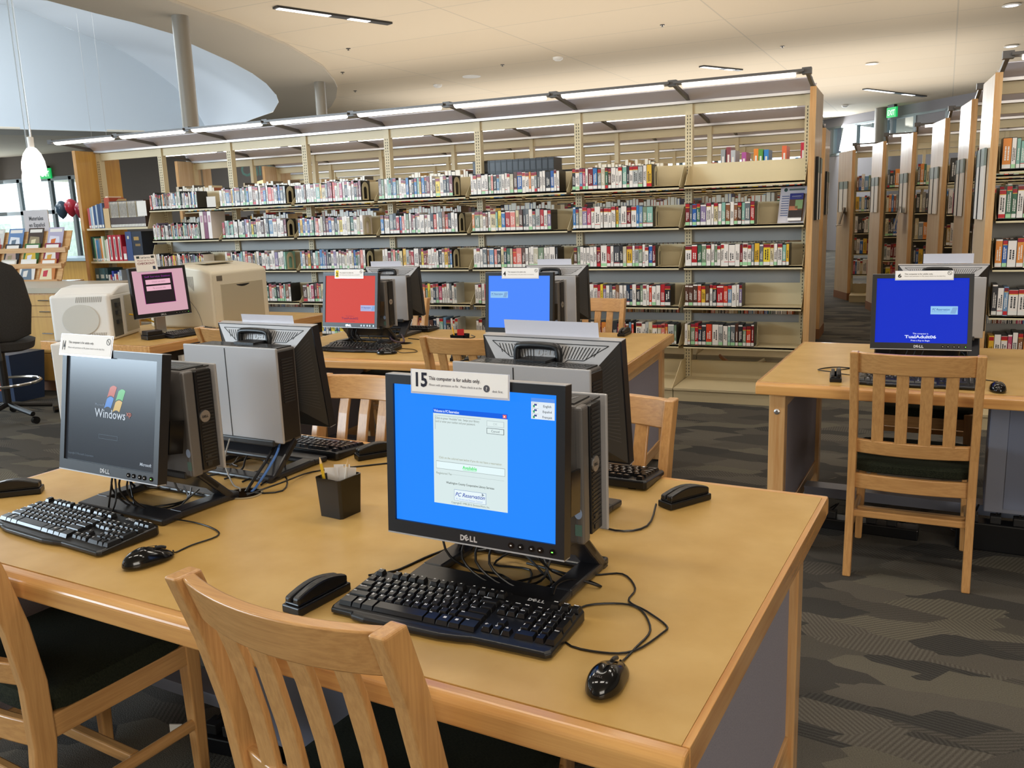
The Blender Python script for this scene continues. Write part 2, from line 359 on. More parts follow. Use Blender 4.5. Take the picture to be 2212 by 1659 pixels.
# columns
for (x, y, lab) in ((-8.24, 8.63, 'round taupe steel column rising behind the left end of the long bookcase to the soffit'), (-10.03, 13.86, 'round taupe steel column at the curved soffit edge, right of the skylight'), (-13.67, 18.12, 'farthest round taupe column, a short stub above the bookcase lights')):
    o = MB().lathe([(.1, 0), (.1, 3.97)], 28).build('column', COLM, smooth=True); place(o, (x, y, 0)); tag(o, lab, 'column')
mb = MB(); q = wpt(2.8, -.25, 0); mb.lathe([(.17, 0), (.17, 4)], 20, q[0], q[1]); tag(mb.build('column', COLM, smooth=True), 'round taupe column between the two bright clerestory windows', 'column')
# ceiling fittings
def slot(a, c, lab, n=4):
    a = Vector((*a, 3.985)); c = Vector((*c, 3.985)); d = c-a; L_ = d.length; ang = math.atan2(d.y, d.x)
    e = empty('linear_ceiling_light', (a.x, a.y, 3.985), ang, lab, 'ceiling light', 'linear slots in the ceiling')
    MB().box(0, -.06, -.01, L_, .06, .012).build('housing', DKG, e)
    MB().box(L_*.02, -.045, -.014, L_*.45, .045, -.008).build('diffuser', mat('tube_glow', '#ffffff', .4, emit='#f2f6ff', es=2.2), e)
    MB().box(L_*.62, -.045, -.014, L_*.8, .045, -.008).build('diffuser', MATS['tube_glow'], e)
slot((-7.06, 8.97), (-6.4, 10.5), 'dark linear ceiling light at the top left beside the curved soffit')
slot((-3.58, 16.65), (-3.03, 17.57), 'short bright linear ceiling light above the right end of the long bookcase')
slot((-1.04, 22.26), (.24, 24.87), 'long linear ceiling light near the exit sign at the right')
for i, (x, y) in enumerate([(-.75, 18.35), (1.14, 14.13), (1.48, 17.84)]):
    e = empty('downlight', (x, y, 3.99), 0, ['small round downlight above the aisle, left one', 'small round downlight at the upper right corner of the ceiling', 'small round downlight above the right-hand bookcase lights'][i], 'ceiling light', 'downlights in the ceiling')
    MB().lathe([(.11, 0), (.12, -.012), (.09, -.016)], 20).build('trim_ring', WPL, e); MB().lathe([(.085, -.012), (.08, -.017)], 20).build('lens', MATS['tube_glow'], e)
det = [(-5.47, 14.27, 'smoke_detector', 'white round smoke detector right of the ceiling centre'), (-7.55, 15.18, 'ceiling_speaker', 'round white ceiling speaker grille above the long bookcase'), (-9.18, 13.38, 'sprinkler', 'dark sprinkler head nearest the soffit corner'), (-10.28, 15.38, 'sprinkler', 'small sprinkler head just right of the round skylight soffit'), (-7.86, 11.65, 'sprinkler', 'dark sprinkler head left of the smoke detector, nearest the camera'), (-3.29, 12.72, 'sprinkler', 'brass sprinkler head high up at the ceiling centre right'), (-6.54, 14.37, 'sprinkler', 'dark sprinkler head just left of the smoke detector'), (-8.56, 15.7, 'smoke_detector', 'small white smoke detector beside the ceiling speaker'), (-2.01, 15.51, 'sprinkler', 'small sprinkler head above the right end of the lights'), (-1.67, 25.61, 'smoke_detector', 'small white smoke detector near the exit sign')]
for x, y, k, lab in det:
    e = {'smoke_detector': MB().lathe([(.085, 0), (.085, -.03), (.05, -.055), (.02, -.06)], 18), 'ceiling_speaker': MB().lathe([(.17, 0), (.17, -.012), (.15, -.016)], 24), 'sprinkler': MB().lathe([(.035, 0), (.035, -.008), (.008, -.01), (.008, -.025), (.018, -.028), (.018, -.031)], 12)}[k].build(k, WPL if k != 'sprinkler' else SILD, smooth=True)
    place(e, (x, y, 4.0)); tag(e, lab, k.replace('_', ' '))
# ceiling slots added out of view, with fill lamps to brighten the tables
for j_, y_ in enumerate((.6, 3.0, 5.3)):
    for i_, x_ in enumerate((-4.6, -2.6, -.6, 1.4)):
        slot((x_, y_), (x_+1.2, y_), f'added out-of-view linear fill light over the computer tables, {["first", "second", "third", "fourth"][i_]} from left in the {["near", "middle", "far"][j_]} row')
        area('table_fill', (x_+.6, y_, 3.96), (x_+.6, y_, 0), 1.2, .2, (12 if x_ < 0 else 6)*(1 if j_ < 2 else .7), (1, .92, .80))
# exit signs
def exit_sign(loc, rz, w, h, lab):
    e = empty('exit_sign', loc, rz, lab, 'exit sign')
    MB().box(-w/2, -.03, -h, w/2, .03, 0).build('housing', mat('exit_green', '#1f9a52', .5, emit='#18c060', es=.55), e)
    MB().text('EXIT', h*.75, (0, -.034, -h*.78), col='#e8fff0', bold=.02, align='c', fit=w*.8).build('lettering', paint('exit_letters', .5, emit=.9), e)
    MB().box(-w*.35, -.05, 0, w*.35, .05, .07).build('bracket', DKG, e)
q = wpt(3.55, -.5, 3.93); exit_sign(q, math.atan2(WD.y, WD.x), .36, .26, 'green exit sign hanging below the ceiling at the far right')
exit_sign((-26.85, 21.15, 3.52), 0, .5, .34, 'green exit sign behind the pendant lamps at the far left')
# pendants
def pendant(loc, lab):
    e = empty('pendant_lamp', loc, 0, lab, 'pendant lamp', 'glass pendant lamps over the desk')
    pr = [(.022, .10), (.03, .095), (.055, .06), (.072, .01), (.078, -.04), (.074, -.075), (.066, -.085)]
    MB().lathe(pr, 28).build('lamp_shade', mat('opal_glow', '#ffffff', .3, emit='#fff6ec', es=2.6), e, smooth=True)
    MB().lathe([(.02, .095), (.022, .17), (.006, .175)], 16).build('socket', WPL, e, smooth=True)
    MB().lathe([(.003, .17), (.003, 3.97-loc[2])], 8).build('cord', mat('clear_cord', '#c8d4da', .4), e)
    MB().lathe([(.006, .17), (.001, .3), (.001, 3.97-loc[2])], 6, .012).build('wire', ALU, e)
pendant((-5.53, 4.27, 1.91), 'glowing glass pendant lamp, the larger and upper of the two')
pendant((-7.44, 5.70, 1.95), 'glowing glass pendant lamp, the smaller one just below the other')

# ================================================================ BOOKCASES
BAY = .914
def run_front(e, x_right, nb, Yl, zs, skip=(), detail=True, flip=1, base=True):
    """one face of a run; lips at local y=Yl*flip.  Local frame: y=0 is the run's centre line, -y toward the reader"""
    d = .25; yl = -.262*flip; yb = -.014*flip
    for k in range(nb):
        x1 = x_right-k*BAY-.02; x0 = x1-BAY+.04
        for r_, z in enumerate(zs):
            if (k, r_) in skip: continue
            mb = MB(); ya, yc = sorted((yl, yb))
            mb.box(x0, ya, z-.012, x1, yc, z)                     # shelf plate
            yy = sorted((yl, yl+.006*flip)); mb.box(x0, yy[0], z-.024, x1, yy[1], z)
            for xx in (x0, x1-.003): # end brackets
                pts = [(yl+.01*flip, z), (yb, z), (yb, z+.15), (yl+.17*flip, z+.15)]
                mb.prism(pts, 'yz', xx, xx+.003)
            s = mb.build('shelf', CREAM, e)
            yy = sorted((yb, yb-.004*flip))
            MB().box(x0, yy[0], z, x1, yy[1], z+.165).build('back_stop', CREAM, s)
ROWS = [1.617, 1.312, 1.005, .697, .392]
def slots_upright(mb, x, mi=0, z0=.0, z1=2.235, y0=-.03):
    mb.box(x-.028, y0, z0, x+.028, -y0, z1, mi)
def make_run(label, xr, yc, nb, z_end=2.25, detail=True, ztop=2.235, left_panel=True, rows=ROWS, lights=True, skip=(), right_panel=True, drop_rows=True, group='steel bookcase runs', skew=0):
    e = empty('bookcase_run', (0, yc, 0), 0, label, 'bookcase', group)
    xl = xr-nb*BAY
    run_front(e, xr, nb, 0, rows, skip)
    if detail:
        for k in range(nb+1):
            x = xr-k*BAY; x = min(x, xr-.03) if k == 0 else (max(x, xl+.03) if k == nb else x)
            mb = MB(); slots_upright(mb, x); up = mb.build('upright', CREAM, e)
            mb = MB()
            for i in range(int(2.1/.0254)//1):
                z = .08+i*.0254
                for sx in (-.013, .008): mb.box(x+sx, -.0312, z, x+sx+.006, -.0302, z+.015)
            mb.build('slot_column', mat('slot_dark', '#4a4438', .7), up)
    else:
        for k in range(nb+1): MB().box(xr-k*BAY-.02, -.03, 0, xr-k*BAY+.02, .03, ztop).build('upright', CREAM, e)
    # spreader beam and canopy
    MB().box(xl, -.012, ztop-.075, xr, .012, ztop).build('top_beam', CREAM, e)
    MB().box(xl, -.05, ztop+.002, xr, .05, ztop+.022).build('canopy_rail', ALU, e)
    MB().mesh([(xl, -.045, ztop+.022), (xr, -.045, ztop+.022), (xr, -.16, ztop+.095), (xl, -.16, ztop+.095), (xl, -.045, ztop+.028), (xr, -.045, ztop+.028), (xr, -.16, ztop+.101), (xl, -.16, ztop+.101)], [(0, 3, 2, 1), (4, 5, 6, 7), (0, 1, 5, 4), (1, 2, 6, 5), (2, 3, 7, 6), (3, 0, 4, 7)]).build('canopy', mat('canopy_grey', '#d9d2d8', .4, .05), e)
    MB().mesh([(xl, .045, ztop+.022), (xr, .045, ztop+.022), (xr, .16, ztop+.095), (xl, .16, ztop+.095)], [(0, 1, 2, 3)]).build('canopy', MATS['canopy_grey'], e)
    # underside plates that close the view between the faces
    for k in range(nb):
        x1 = xr-k*BAY-.02; x0 = x1-BAY+.04
        for z, h in ((rows[1], .13), (rows[2], .145), (rows[3]-.08, .11)):
            if (k, 0) in skip: continue
            MB().box(x0, -.01, z-h, x1, -.004, z-.014 if z != rows[3]-.08 else z).build('back_plate', GREYS, e)
    # deep base shelf with kick plate
    for k in range(nb):
        x1 = xr-k*BAY-.003; x0 = x1-BAY+.006
        mb = MB(); mb.box(x0, -.53, .085, x1, .53, .1); mb.box(x0, -.52, 0, x1, -.505, .085); mb.box(x0, .505, 0, x1, .52, .085)
        s = mb.build('base_shelf', CREAM, e); MB().box(x0, -.012, .1, x1, .012, .235).build('back_stop', CREAM, s)
        MB().prism([(-.52, .1), (-.06, .1), (-.06, .26), (-.22, .26)], 'yz', x1-.006, x1-.002).build('divider', CREAM, s)
    # back face shelves
    for k in range(nb):
        x1 = xr-k*BAY-.02; x0 = x1-BAY+.04; mb = MB()
        for z in rows: mb.box(x0, .014, z-.012, x1, .262, z)
        mb.build('rear_shelf', CREAM, e)
    if right_panel:
        endpanel(e, xr+.0, xr+.04, z_end)
    if left_panel: endpanel(e, xl-.04, xl, z_end, YELW if detail == 2 else PANELW, skew)
    if lights:
        for k in range(nb):
            x1 = xr-k*BAY-.045; x0 = x1-BAY+.09
            for fl in ((-1, 1) if lights == 2 else (-1,)):
                f = MB().box(x0-.03, fl*.54-.055, ztop+.082, x1+.03, fl*.54+.055, ztop+.1).build('light_fixture', SILD, e)
                pr = [(-.045, 0), (-.03, -.018), (0, -.024), (.03, -.018), (.045, 0)]
                MB().prism([(fl*.54+a, ztop+.081+c) for a, c in pr], 'yz', x0+.03, x1-.03).build('tube', MATS_TUBE, f)
        for k in range(nb+1):
            x = xr-k*BAY
            for fl in ((-1, 1) if lights == 2 else (-1,)):
                mb = MB(); mb.hexa([(x-.012, fl*.03, ztop+.02), (x+.012, fl*.03, ztop+.02), (x+.012, fl*.53, ztop+.078), (x-.012, fl*.53, ztop+.078), (x-.012, fl*.03, ztop+.05), (x+.012, fl*.03, ztop+.05), (x+.012, fl*.53, ztop+.1), (x-.012, fl*.53, ztop+.1)])
                mb.box(x-.03, fl*.54-.03, ztop+.07, x+.03, fl*.54+.03, ztop+.112); mb.build('light_arm', SILD, e)
    UP = .75 if yc < 7 else (1.35 if yc < 9 else 2.7)
    area('uplight', ((xl+xr)/2, yc-.54, ztop+.14), ((xl+xr)/2, yc-.54, 5), nb*BAY, 1.0, UP*nb, (1, .92, .81))
    return e
MATS_TUBE = mat('tube_white', '#ffffff', .4, emit='#fff8ee', es=3.5)
def endpanel(e, x0, x1, z, m=None, sk=0):
    def slab(y0, y1, z0, z1, g=0):
        d0 = -sk*(y0+.28); d1 = -sk*(y1+.28)
        return MB().hexa([(x0-g+d0, y0, z0), (x1+g+d0, y0, z0), (x1+g+d1, y1, z0), (x0-g+d1, y1, z0), (x0-g+d0, y0, z1), (x1+g+d0, y0, z1), (x1+g+d1, y1, z1), (x0-g+d1, y1, z1)])
    p = slab(-.28, .28, 0, z).build('end_panel', m or PANELW, e, bevel=.004)
    slab(-.284, -.279, 0, z, .0015).build('edge_band', MAPLE['z'], p)
    slab(-.286, .286, 0, .11, .004).build('kick', mat('brown_kick', '#8a5a34', .5), p)
    return p
# ---- long front run (L1)
XR, YC = -.665, 6.94
skip7 = [(7, r_) for r_ in range(5)]
L1 = make_run('long cream steel bookcase of audiobooks with lit canopy across the room', XR, YC, 8, 2.255, detail=2, skip=skip7, lights=1)
REF = [1.45, 1.105, .76, .42]
mbs = []
for z in REF:
    x0 = XR-8*BAY+.02; x1 = XR-7*BAY-.02
    s = MB().box(x0, -.27, z-.02, x1, -.014, z).build('shelf', CREAM, L1); MB().prism([(-.26, z), (-.014, z), (-.014, z+.16), (-.2, z+.16)], 'yz', x1-.004, x1).build('bracket', CREAM, s)
# sign holders on the aisle end of each end panel
def panel_sign(loc, rz, lab):
    e = empty('subject_sign', loc, rz, lab, 'sign', 'subject signs on the bookcase ends')
    for i in (0, 1):
        MB().box(-.185+i*.19, -.012, 0, .0+i*.19-.015, 0, .34).build('sign_card', WHT, e)
        MB().box(-.185+i*.19-.006, -.018, 0, -.185+i*.19+.006, 0, .45).build('edge_strip', BLK, e)
        MB().box(-.179+i*.19, -.014, .34, .0+i*.19-.015, 0, .45).build('header_card', mat('sign_header', '#8f9c97', .5), e)
panel_sign((XR+.043, YC, 1.33), rad(90), 'pair of tall subject cards on the aisle end of the long bookcase')

# ---- books
PAL = ['#efe6de']*15+['#b3242b', '#7d1f28', '#d9482f', '#e08a3c', '#e7b63a', '#f0d23c', '#2f5fa8', '#3b78b5', '#6f93b5', '#27384f', '#2b2a2e', '#39393d', '#4a4b50', '#6a6f73', '#8a8f90', '#b7b9b6', '#c6bca2', '#7c8f74', '#3f6b52', '#86b5a6', '#8c7ba0', '#c24b6a', '#e2867a', '#5b3a2e', '#8b5a3b', '#d9c9a0']
CNAME = {'#efe6de': 'white', '#b3242b': 'red', '#7d1f28': 'maroon', '#d9482f': 'scarlet', '#e08a3c': 'orange', '#e7b63a': 'amber', '#f0d23c': 'yellow', '#2f5fa8': 'blue', '#3b78b5': 'sky-blue', '#6f93b5': 'pale blue', '#27384f': 'navy', '#2b2a2e': 'black', '#39393d': 'charcoal', '#4a4b50': 'slate', '#6a6f73': 'dark grey', '#8a8f90': 'grey', '#b7b9b6': 'silver-grey', '#c6bca2': 'tan', '#7c8f74': 'sage', '#3f6b52': 'green', '#86b5a6': 'teal', '#8c7ba0': 'purple', '#c24b6a': 'pink', '#e2867a': 'salmon', '#5b3a2e': 'brown', '#8b5a3b': 'russet', '#d9c9a0': 'cream'}
def book_geo(mb, w, h, d, col, tagc, rng, T=None, rich=True, style=0):
    """a case with its printed spine toward -y; origin at the bottom left of the spine"""
    case = '#1d1c1f' if rng.random() < .8 else col
    tf = (lambda q: T @ Vector(q)) if T is not None else (lambda q: Vector(q))
    mb.box(0, .0015, 0, w, d, h, 0, case if style == 0 else col, T=T)
    if style: mb.box(.003, .004, .001, w-.003, d+.001, h+.0005, 0, '#e9e2d2', T=T)
    def quad(x0, x1, z0, z1, c, k=0):
        y = .0004-k*.0003
        mb.face([tf((x0, y, z0)), tf((x1, y, z0)), tf((x1, y, z1)), tf((x0, y, z1))], 0, c)
    e = .0015; quad(e, w-e, .005, h-.004, col)
    if tagc: quad(e, w-e, .006, .030, tagc, 1)
    if not rich: return
    t = rng.random()
    if t < .38:
        quad(e, w-e, h-.03, h-.006, rng.choice(['#a02030', '#7d1f28', '#8f2a3c', '#b3242b']), 1); quad(e, w-e, h-.034, h-.030, '#e7b63a', 2)
    elif t < .6: quad(e, w-e, h-.014, h-.004, '#efe6de', 1)
    elif t < .75: quad(e, w-e, .03, .034, '#c8262c', 2)
    ink = '#2b2a2e' if col in ('#efe6de', '#f0d23c', '#d9c9a0', '#b7b9b6', '#e7b63a') else '#efe9e0'
    z = .042; zt = h-.042
    nl = 1 if w < .024 else 2
    for L_ in range(nl):
        xc = w*(.5 if nl == 1 else .34+.32*L_); zz = z+rng.random()*.015; ze = zt-rng.random()*.03
        while zz < ze:
            l = .004+rng.random()*.009; g = w*(.14 if nl == 2 else .2)
            quad(xc-g/1.6, xc+g/1.6, zz, min(zz+l, ze), ink, 3); zz += l+.0025
ORD = ['first', 'second', 'third', 'fourth', 'fifth', 'sixth', 'seventh', 'eighth', 'ninth', 'tenth', 'eleventh', 'twelfth', 'thirteenth', 'fourteenth', 'fifteenth', 'sixteenth', 'seventeenth', 'eighteenth', 'nineteenth', 'twentieth', 'twenty-first', 'twenty-second', 'twenty-third', 'twenty-fourth', 'twenty-fifth', 'twenty-sixth', 'twenty-seventh', 'twenty-eighth', 'twenty-ninth', 'thirtieth', 'thirty-first', 'thirty-second', 'thirty-third', 'thirty-fourth', 'thirty-fifth', 'thirty-sixth']
SH = ['top', 'second', 'third', 'fourth', 'fifth']
FAR = MB()     # the small distant books, past the 300 individuals
def book_row(x0, x1, yf, z, where, grp, indiv, rng, hmin=.158, hmax=.175, tags=True, pal=PAL, wmin=.019, wmax=.036, lean_from=None, d=.15, flip=False, maxn=99, style=0):
    x = x0; i = 0
    while i < maxn:
        w = rng.uniform(wmin, wmax) if rng.random() < .85 else rng.uniform(wmax, wmax*1.4)
        if x+w > x1: break
        h = rng.uniform(hmin, hmax); col = rng.choice(pal); tg = None
        if tags: tg = rng.choice(['#e9e6e0', '#e9e6e0', '#e9e6e0', '#a6d6a4']) if rng.random() < .96 else '#c8262c'
        off = rng.uniform(0, .008)
        if indiv:
            mb = MB(); book_geo(mb, w, h, d, col, tg, rng); o = mb.build('library_book', COVER)
            lean = 0
            if lean_from is not None and i >= lean_from: lean = rad(5)
            o.location = (x, yf+off, z+.0005); o.rotation_euler = (0, -lean, 0) if lean else (0, 0, 0)
            if lean: o.location.x += math.sin(lean)*h*.0; x += .0015
            th = 'thick ' if w > .036 else ('thin ' if w < .022 else '')
            tl = {'#a6d6a4': ' green-tagged', '#c8262c': ' red-tagged'}.get(tg, '')
            tag(o, f"{th}{CNAME.get(col, 'dark')}{tl} audiobook, {ORD[min(i, 35)]} from left, {where}", 'book', grp)
        else:
            T = Matrix.Translation((x, yf+off, z+.0005))
            if flip: T = Matrix.Translation((x+w, yf-off, z+.0005)) @ Matrix.Rotation(math.pi, 4, 'Z')
            book_geo(FAR, w, h, d, col, tg, rng, T=T, rich=not flip, style=1 if flip else style)
        x += w+rng.uniform(.0003, .0014); i += 1
    return x
def bookend(x, y, z, lab, rz=0):
    o = MB()
    arch = [(-.05, 0)]+[(-.05, .11)]+[(-.05*math.cos(math.pi*k/10), .11+.05*math.sin(math.pi*k/10)) for k in range(1, 10)]+[(.05, .11), (.05, 0)]
    inner = [(-.025, .012), (-.025, .095)]+[(-.025*math.cos(math.pi*k/10), .095+.025*math.sin(math.pi*k/10)) for k in range(1, 10)]+[(.025, .095), (.025, .012)]
    n = len(arch)
    vs = [(0, a, c) for a, c in arch]+[(0, a, c) for a, c in inner]+[(.0015, a, c) for a, c in arch]+[(.0015, a, c) for a, c in inner]
    fs = []
    for i in range(n-1):
        fs += [(i, i+1, n+i+1, n+i), (2*n+i, 3*n+i, 3*n+i+1, 2*n+i+1), (i, 2*n+i, 2*n+i+1, i+1), (n+i, n+i+1, 3*n+i+1, 3*n+i)]
    fs += [(0, n, 2*n-1, n-1)[:4]]
    o.mesh(vs, fs); o.box(-.10, -.05, 0, 0, .05, .0015)
    ob = o.build('bookend', CREAMD); place(ob, (x, y, z+.0005), rz); tag(ob, lab, 'bookend', 'cream steel bookends'); return ob
YF = YC-.262+.012   # where spines stand
def px(k, f): return XR-(k+1)*BAY+.026+f*(BAY-.05)
BN = ['aisle-end bay', 'second bay from aisle', 'third bay from aisle', 'fourth bay from aisle']
FILL = {0: {1: (0, .60), 2: (0, .91), 3: (0, .53), 4: (0, .63)},
        1: {0: (0, .77), 1: (0, .77), 2: (0, .80), 3: (0, .95), 4: (.6, 1)},
        2: {0: (0, .95), 1: (0, .86), 2: (0, .93), 3: (0, .97)}}
for k in FILL:
    for r_, (f0, f1) in FILL[k].items():
        rng = random.Random(100*k+r_)
        bot = rng.random
        pal = PAL if r_ < 3 else PAL+['#b3242b', '#2b2a2e', '#d9482f', '#7d1f28']*2
        xe = book_row(px(k, f0), px(k, f1), YF, ROWS[r_], f'{SH[r_]} shelf, {BN[k]}', f'audiobooks, {SH[r_]} shelf, {BN[k]}', True, rng, pal=pal)
        if k < 2 and f1 < .9 and r_ != 3: bookend(xe+.02, YF+.06, ROWS[r_], f'cream steel bookend after the books on the {SH[r_]} shelf, {BN[k]}')
# the rest of the front run
for k in range(3, 7):
    for r_ in range(5):
        rng = random.Random(500+10*k+r_)
        f1 = {3: .86, 4: .86, 5: .9, 6: .72}[k]+rng.uniform(-.04, .05)
        xe = book_row(px(k, 0), px(k, f1), YF, ROWS[r_], '', '', False, rng, hmin=.155 if k < 6 else .14, hmax=.18 if k < 6 else .17, wmin=.018 if k < 6 else .01, wmax=.034 if k < 6 else .02)
        if r_ < 3 and k < 6: bookend(xe+.015, YF+.055, ROWS[r_], f'cream steel bookend on the {SH[r_]} shelf, {["","","","fourth","fifth","sixth"][k]} bay from the aisle')
rng = random.Random(77)
book_row(px(2, 0), px(2, .95), YF, ROWS[4], '', '', False, rng)
book_row(px(1, 0), px(1, .58), YF, ROWS[4], '', '', False, rng)
# the back face of the front run, spines turned away
DULL = ['#c9b58c', '#6b5a45', '#8c8577', '#3d3a36', '#a35b3a', '#d7c9a6', '#54504a', '#b08f5a', '#2f2d2b']
for k in range(7):
    for r_ in (0, 1, 2, 3):
        if r_ == 0 and k in (0, 2): continue
        rng = random.Random(900+10*k+r_)
        book_row(px(k, rng.uniform(0, .15)), px(k, rng.uniform(.6, .98)), YC+.23, ROWS[r_], '', '', False, rng, pal=DULL+['#c8262c', '#e08a3c', '#2f5fa8'] if r_ else DULL, hmin=.19, hmax=.235, tags=False, flip=True)
# black reference set on the back face, seen over the third bay
for i in range(14):
    mb = MB(); rng = random.Random(i); mb.box(0, 0, 0, .052, .19, .29, 0, '#17181b'); mb.face([(.006, -.0005, .2), (.046, -.0005, .2), (.046, -.0005, .27), (.006, -.0005, .27)], 0, '#3b3e44')
    for z in (.14, .15, .165): mb.face([(.008, -.0005, z), (.044, -.0005, z), (.044, -.0005, z+.004), (.008, -.0005, z+.004)], 0, '#6f7276')
    o = mb.build('reference_volume', COVER); place(o, (-3.49+i*.0545, YC+.03, ROWS[0]+.001)); tag(o, f'black reference volume, {ORD[i]} from left in the set above the third bay', 'book', 'black reference set')
# coloured binders standing over the empty top shelf
for i, (pxx, c, h, nm) in enumerate([(1540, '#9a9ea0', .22, 'grey'), (1552, '#8d4a50', .235, 'dull red'), (1562, '#b9bcc0', .21, 'pale grey'), (1586, '#b25a9c', .19, 'magenta'), (1612, '#e58b3c', .21, 'orange'), (1622, '#5f9a4b', .205, 'green'), (1634, '#3d86c8', .2, 'blue'), (1672, '#e5734d', .22, 'coral'), (1711, '#d03c52', .235, 'crimson')]):
    x = -1.55+(pxx-1480)*.00345; h += .045
    o = MB().box(0, 0, 0, .034, .2, h, 0, c).box(.01, -.0008, h*.55, .024, 0, h*.8, 0, '#ece4da').build('binder', COVER); place(o, (x, YC+.035, ROWS[0]+.001+0.0)); tag(o, f'{nm} binder standing behind the empty top shelf at the aisle end', 'binder', 'coloured binders behind the top shelf')
# brochure stand on the second shelf
e = empty('brochure_holder', (-.79, YF+.1, ROWS[1]), rad(-12), 'acrylic brochure holder with a poster sheet, right end of the second shelf', 'brochure holder')
T = Matrix.Rotation(rad(-14), 4, 'X')
mb = MB(); mb.mesh([T @ Vector(q) for q in ((-.1, 0, .002), (.1, 0, .002), (.1, 0, .275), (-.1, 0, .275))], [(0, 1, 2, 3)], 0, '#c9c4cb')
mb.mesh([T @ Vector(q) for q in ((-.1, .002, .002), (.1, .002, .002), (.1, .002, .275), (-.1, .002, .275))], [(3, 2, 1, 0)], 0, '#c9c4cb')
for i in range(9):
    z = .2-i*.018; mb.mesh([T @ Vector((x, -.001, zz)) for x, zz in ((-.085, z), (-.03, z), (-.03, z+.006), (-.085, z+.006))], [(0, 1, 2, 3)], 0, '#4d5a86')
mb.mesh([T @ Vector((-.06+.014*math.cos(a*math.pi/6), -.001, .25+.014*math.sin(a*math.pi/6))) for a in range(12)], [tuple(range(12))], 0, '#2e4a44')
mb.mesh([T @ Vector((x, -.001, zz)) for x, zz in ((-.035, .245), (.08, .245), (.08, .258), (-.035, .258))], [(0, 1, 2, 3)], 0, '#5a6a66')
mb.build('poster_sheet', PRINT, e)
mb = MB()
mb.box(-.015, -.03, .012, .085, -.004, .215, 0, '#5a3f2c', T=T); 
for (x0, z0, x1, z1, c) in ((-.015, .17, .085, .215, '#2b2f78'), (.0, .19, .07, .196, '#e8e8f0'), (.0, .18, .06, .185, '#e8e8f0'), (.03, .1, .085, .165, '#7f9a6a'), (-.012, .09, .05, .12, '#b9714f'), (-.015, .03, .085, .088, '#2e241f'), (-.015, .012, .085, .035, '#e6e2e0')):
    mb.mesh([T @ Vector(q) for q in ((x0, -.031, z0), (x1, -.031, z0), (x1, -.031, z1), (x0, -.031, z1))], [(0, 1, 2, 3)], 0, c)
mb.build('brochure', PRINT, e)
# reference bay, left end
def block(name, x, z, w, h, d, col, lab, grp=None, extra=(), y=YF+.0, cat='book'):
    mb = MB(); mb.box(0, 0, 0, w, d, h, 0, col)
    for (a, c, z0, z1, cc) in extra: mb.face([(w*a, -.0006, h*z0), (w*c, -.0006, h*z0), (w*c, -.0006, h*z1), (w*a, -.0006, h*z1)], 0, cc)
    o = mb.build(name, COVER); place(o, (x, y, z+.001)); tag(o, lab, cat, grp); return o
XL = XR-8*BAY
x = XL+.04
for i, (w, c) in enumerate([(.03, '#c2555b'), (.028, '#9fb6c9'), (.02, '#e8e6e0'), (.035, '#33507f'), (.022, '#b9c3cc'), (.045, '#2f466e'), (.03, '#5a7399')]):
    block('reference_volume', x, REF[0], w, .21+.008*i, .2, c, f'{["rose", "pale blue", "white", "blue", "silver", "navy", "steel-blue"][i]} volume at the left end of the top reference shelf', 'volumes at the left of the top reference shelf', [(0.1, .9, .03, .14, '#ece8e0')]); x += w+.002
o = MB(); o.prism([(0, 0), (.24, 0), (.24, .3), (.14, .3), (0, .2)], 'yz', 0, .003, 0, '#d6b98c'); o.prism([(0, 0), (.24, 0), (.24, .3), (.14, .3), (0, .2)], 'yz', .085, .088, 0, '#d6b98c'); o.box(0, .0, 0, .088, .004, .2, 0, '#d0b284'); o.box(.006, .02, .01, .082, .22, .31, 0, '#b5523a'); o.box(.02, .03, .3, .06, .2, .325, 0, '#e8d9c0')
o = o.build('magazine_file', PRINT); place(o, (x+.005, YF, REF[0]+.001)); tag(o, 'tan cardboard magazine file stuffed with leaflets on the top reference shelf', 'magazine file'); x += .1
i = 0
while x < XR-7*BAY-.06:
    block('reference_volume', x, REF[0], .0195, .27, .2, '#4b3a33', f'slim white-over-brown yearbook, {ORD[i]} from left on the top reference shelf', 'matching yearbooks on the top reference shelf', [(.16, .80, .38, .97, '#e8dfd0' if i % 6 else '#c9b58c'), (.12, .86, .02, .12, '#ece8e0'), (.36, .6, .42, .9, '#a1968c')]); x += .0205; i += 1
x = XL+.035
for i, (w, c, h) in enumerate([(.03, '#1f3d3c', .26), (.022, '#3f8a6c', .25), (.016, '#e0ddd2', .24), (.03, '#4a86b8', .22), (.025, '#7c8791', .23), (.022, '#d98a3c', .24), (.02, '#e8dfc8', .26), (.02, '#8aa07a', .26), (.025, '#c9c2b0', .22), (.02, '#e9e4d8', .23)]):
    block('reference_volume', x, REF[1], w, h, .2, c, f'{["dark teal", "green", "white", "sky-blue", "grey", "orange", "cream", "sage", "tan", "pale"][i]} volume left of the red binders on the second reference shelf', 'mixed volumes left of the red binders', [(.1, .9, .03, .12, '#ece8e0')]); x += w+.002
for i in range(3):
    block('ring_binder', x, REF[1], .06, .27, .25, '#b52432', f'red ring binder with a white title strip, {["left", "middle", "right"][i]} of the three', 'red ring binders', [(.3, .72, .05, .93, '#efeae4'), (.42, .6, .15, .85, '#4a4448')], cat='binder'); x += .066
block('reference_volume', x+.005, REF[1], .05, .15, .22, '#a82638', 'short red book with a white call label beside the big blue volume', None, [(.1, .9, .1, .5, '#ece8e0')]); x += .06
block('reference_volume', x, REF[1], .085, .3, .22, '#33487a', 'very tall blue bound volume on the second reference shelf', None, [(.3, .6, .75, .85, '#cfc8a8')]); x += .09
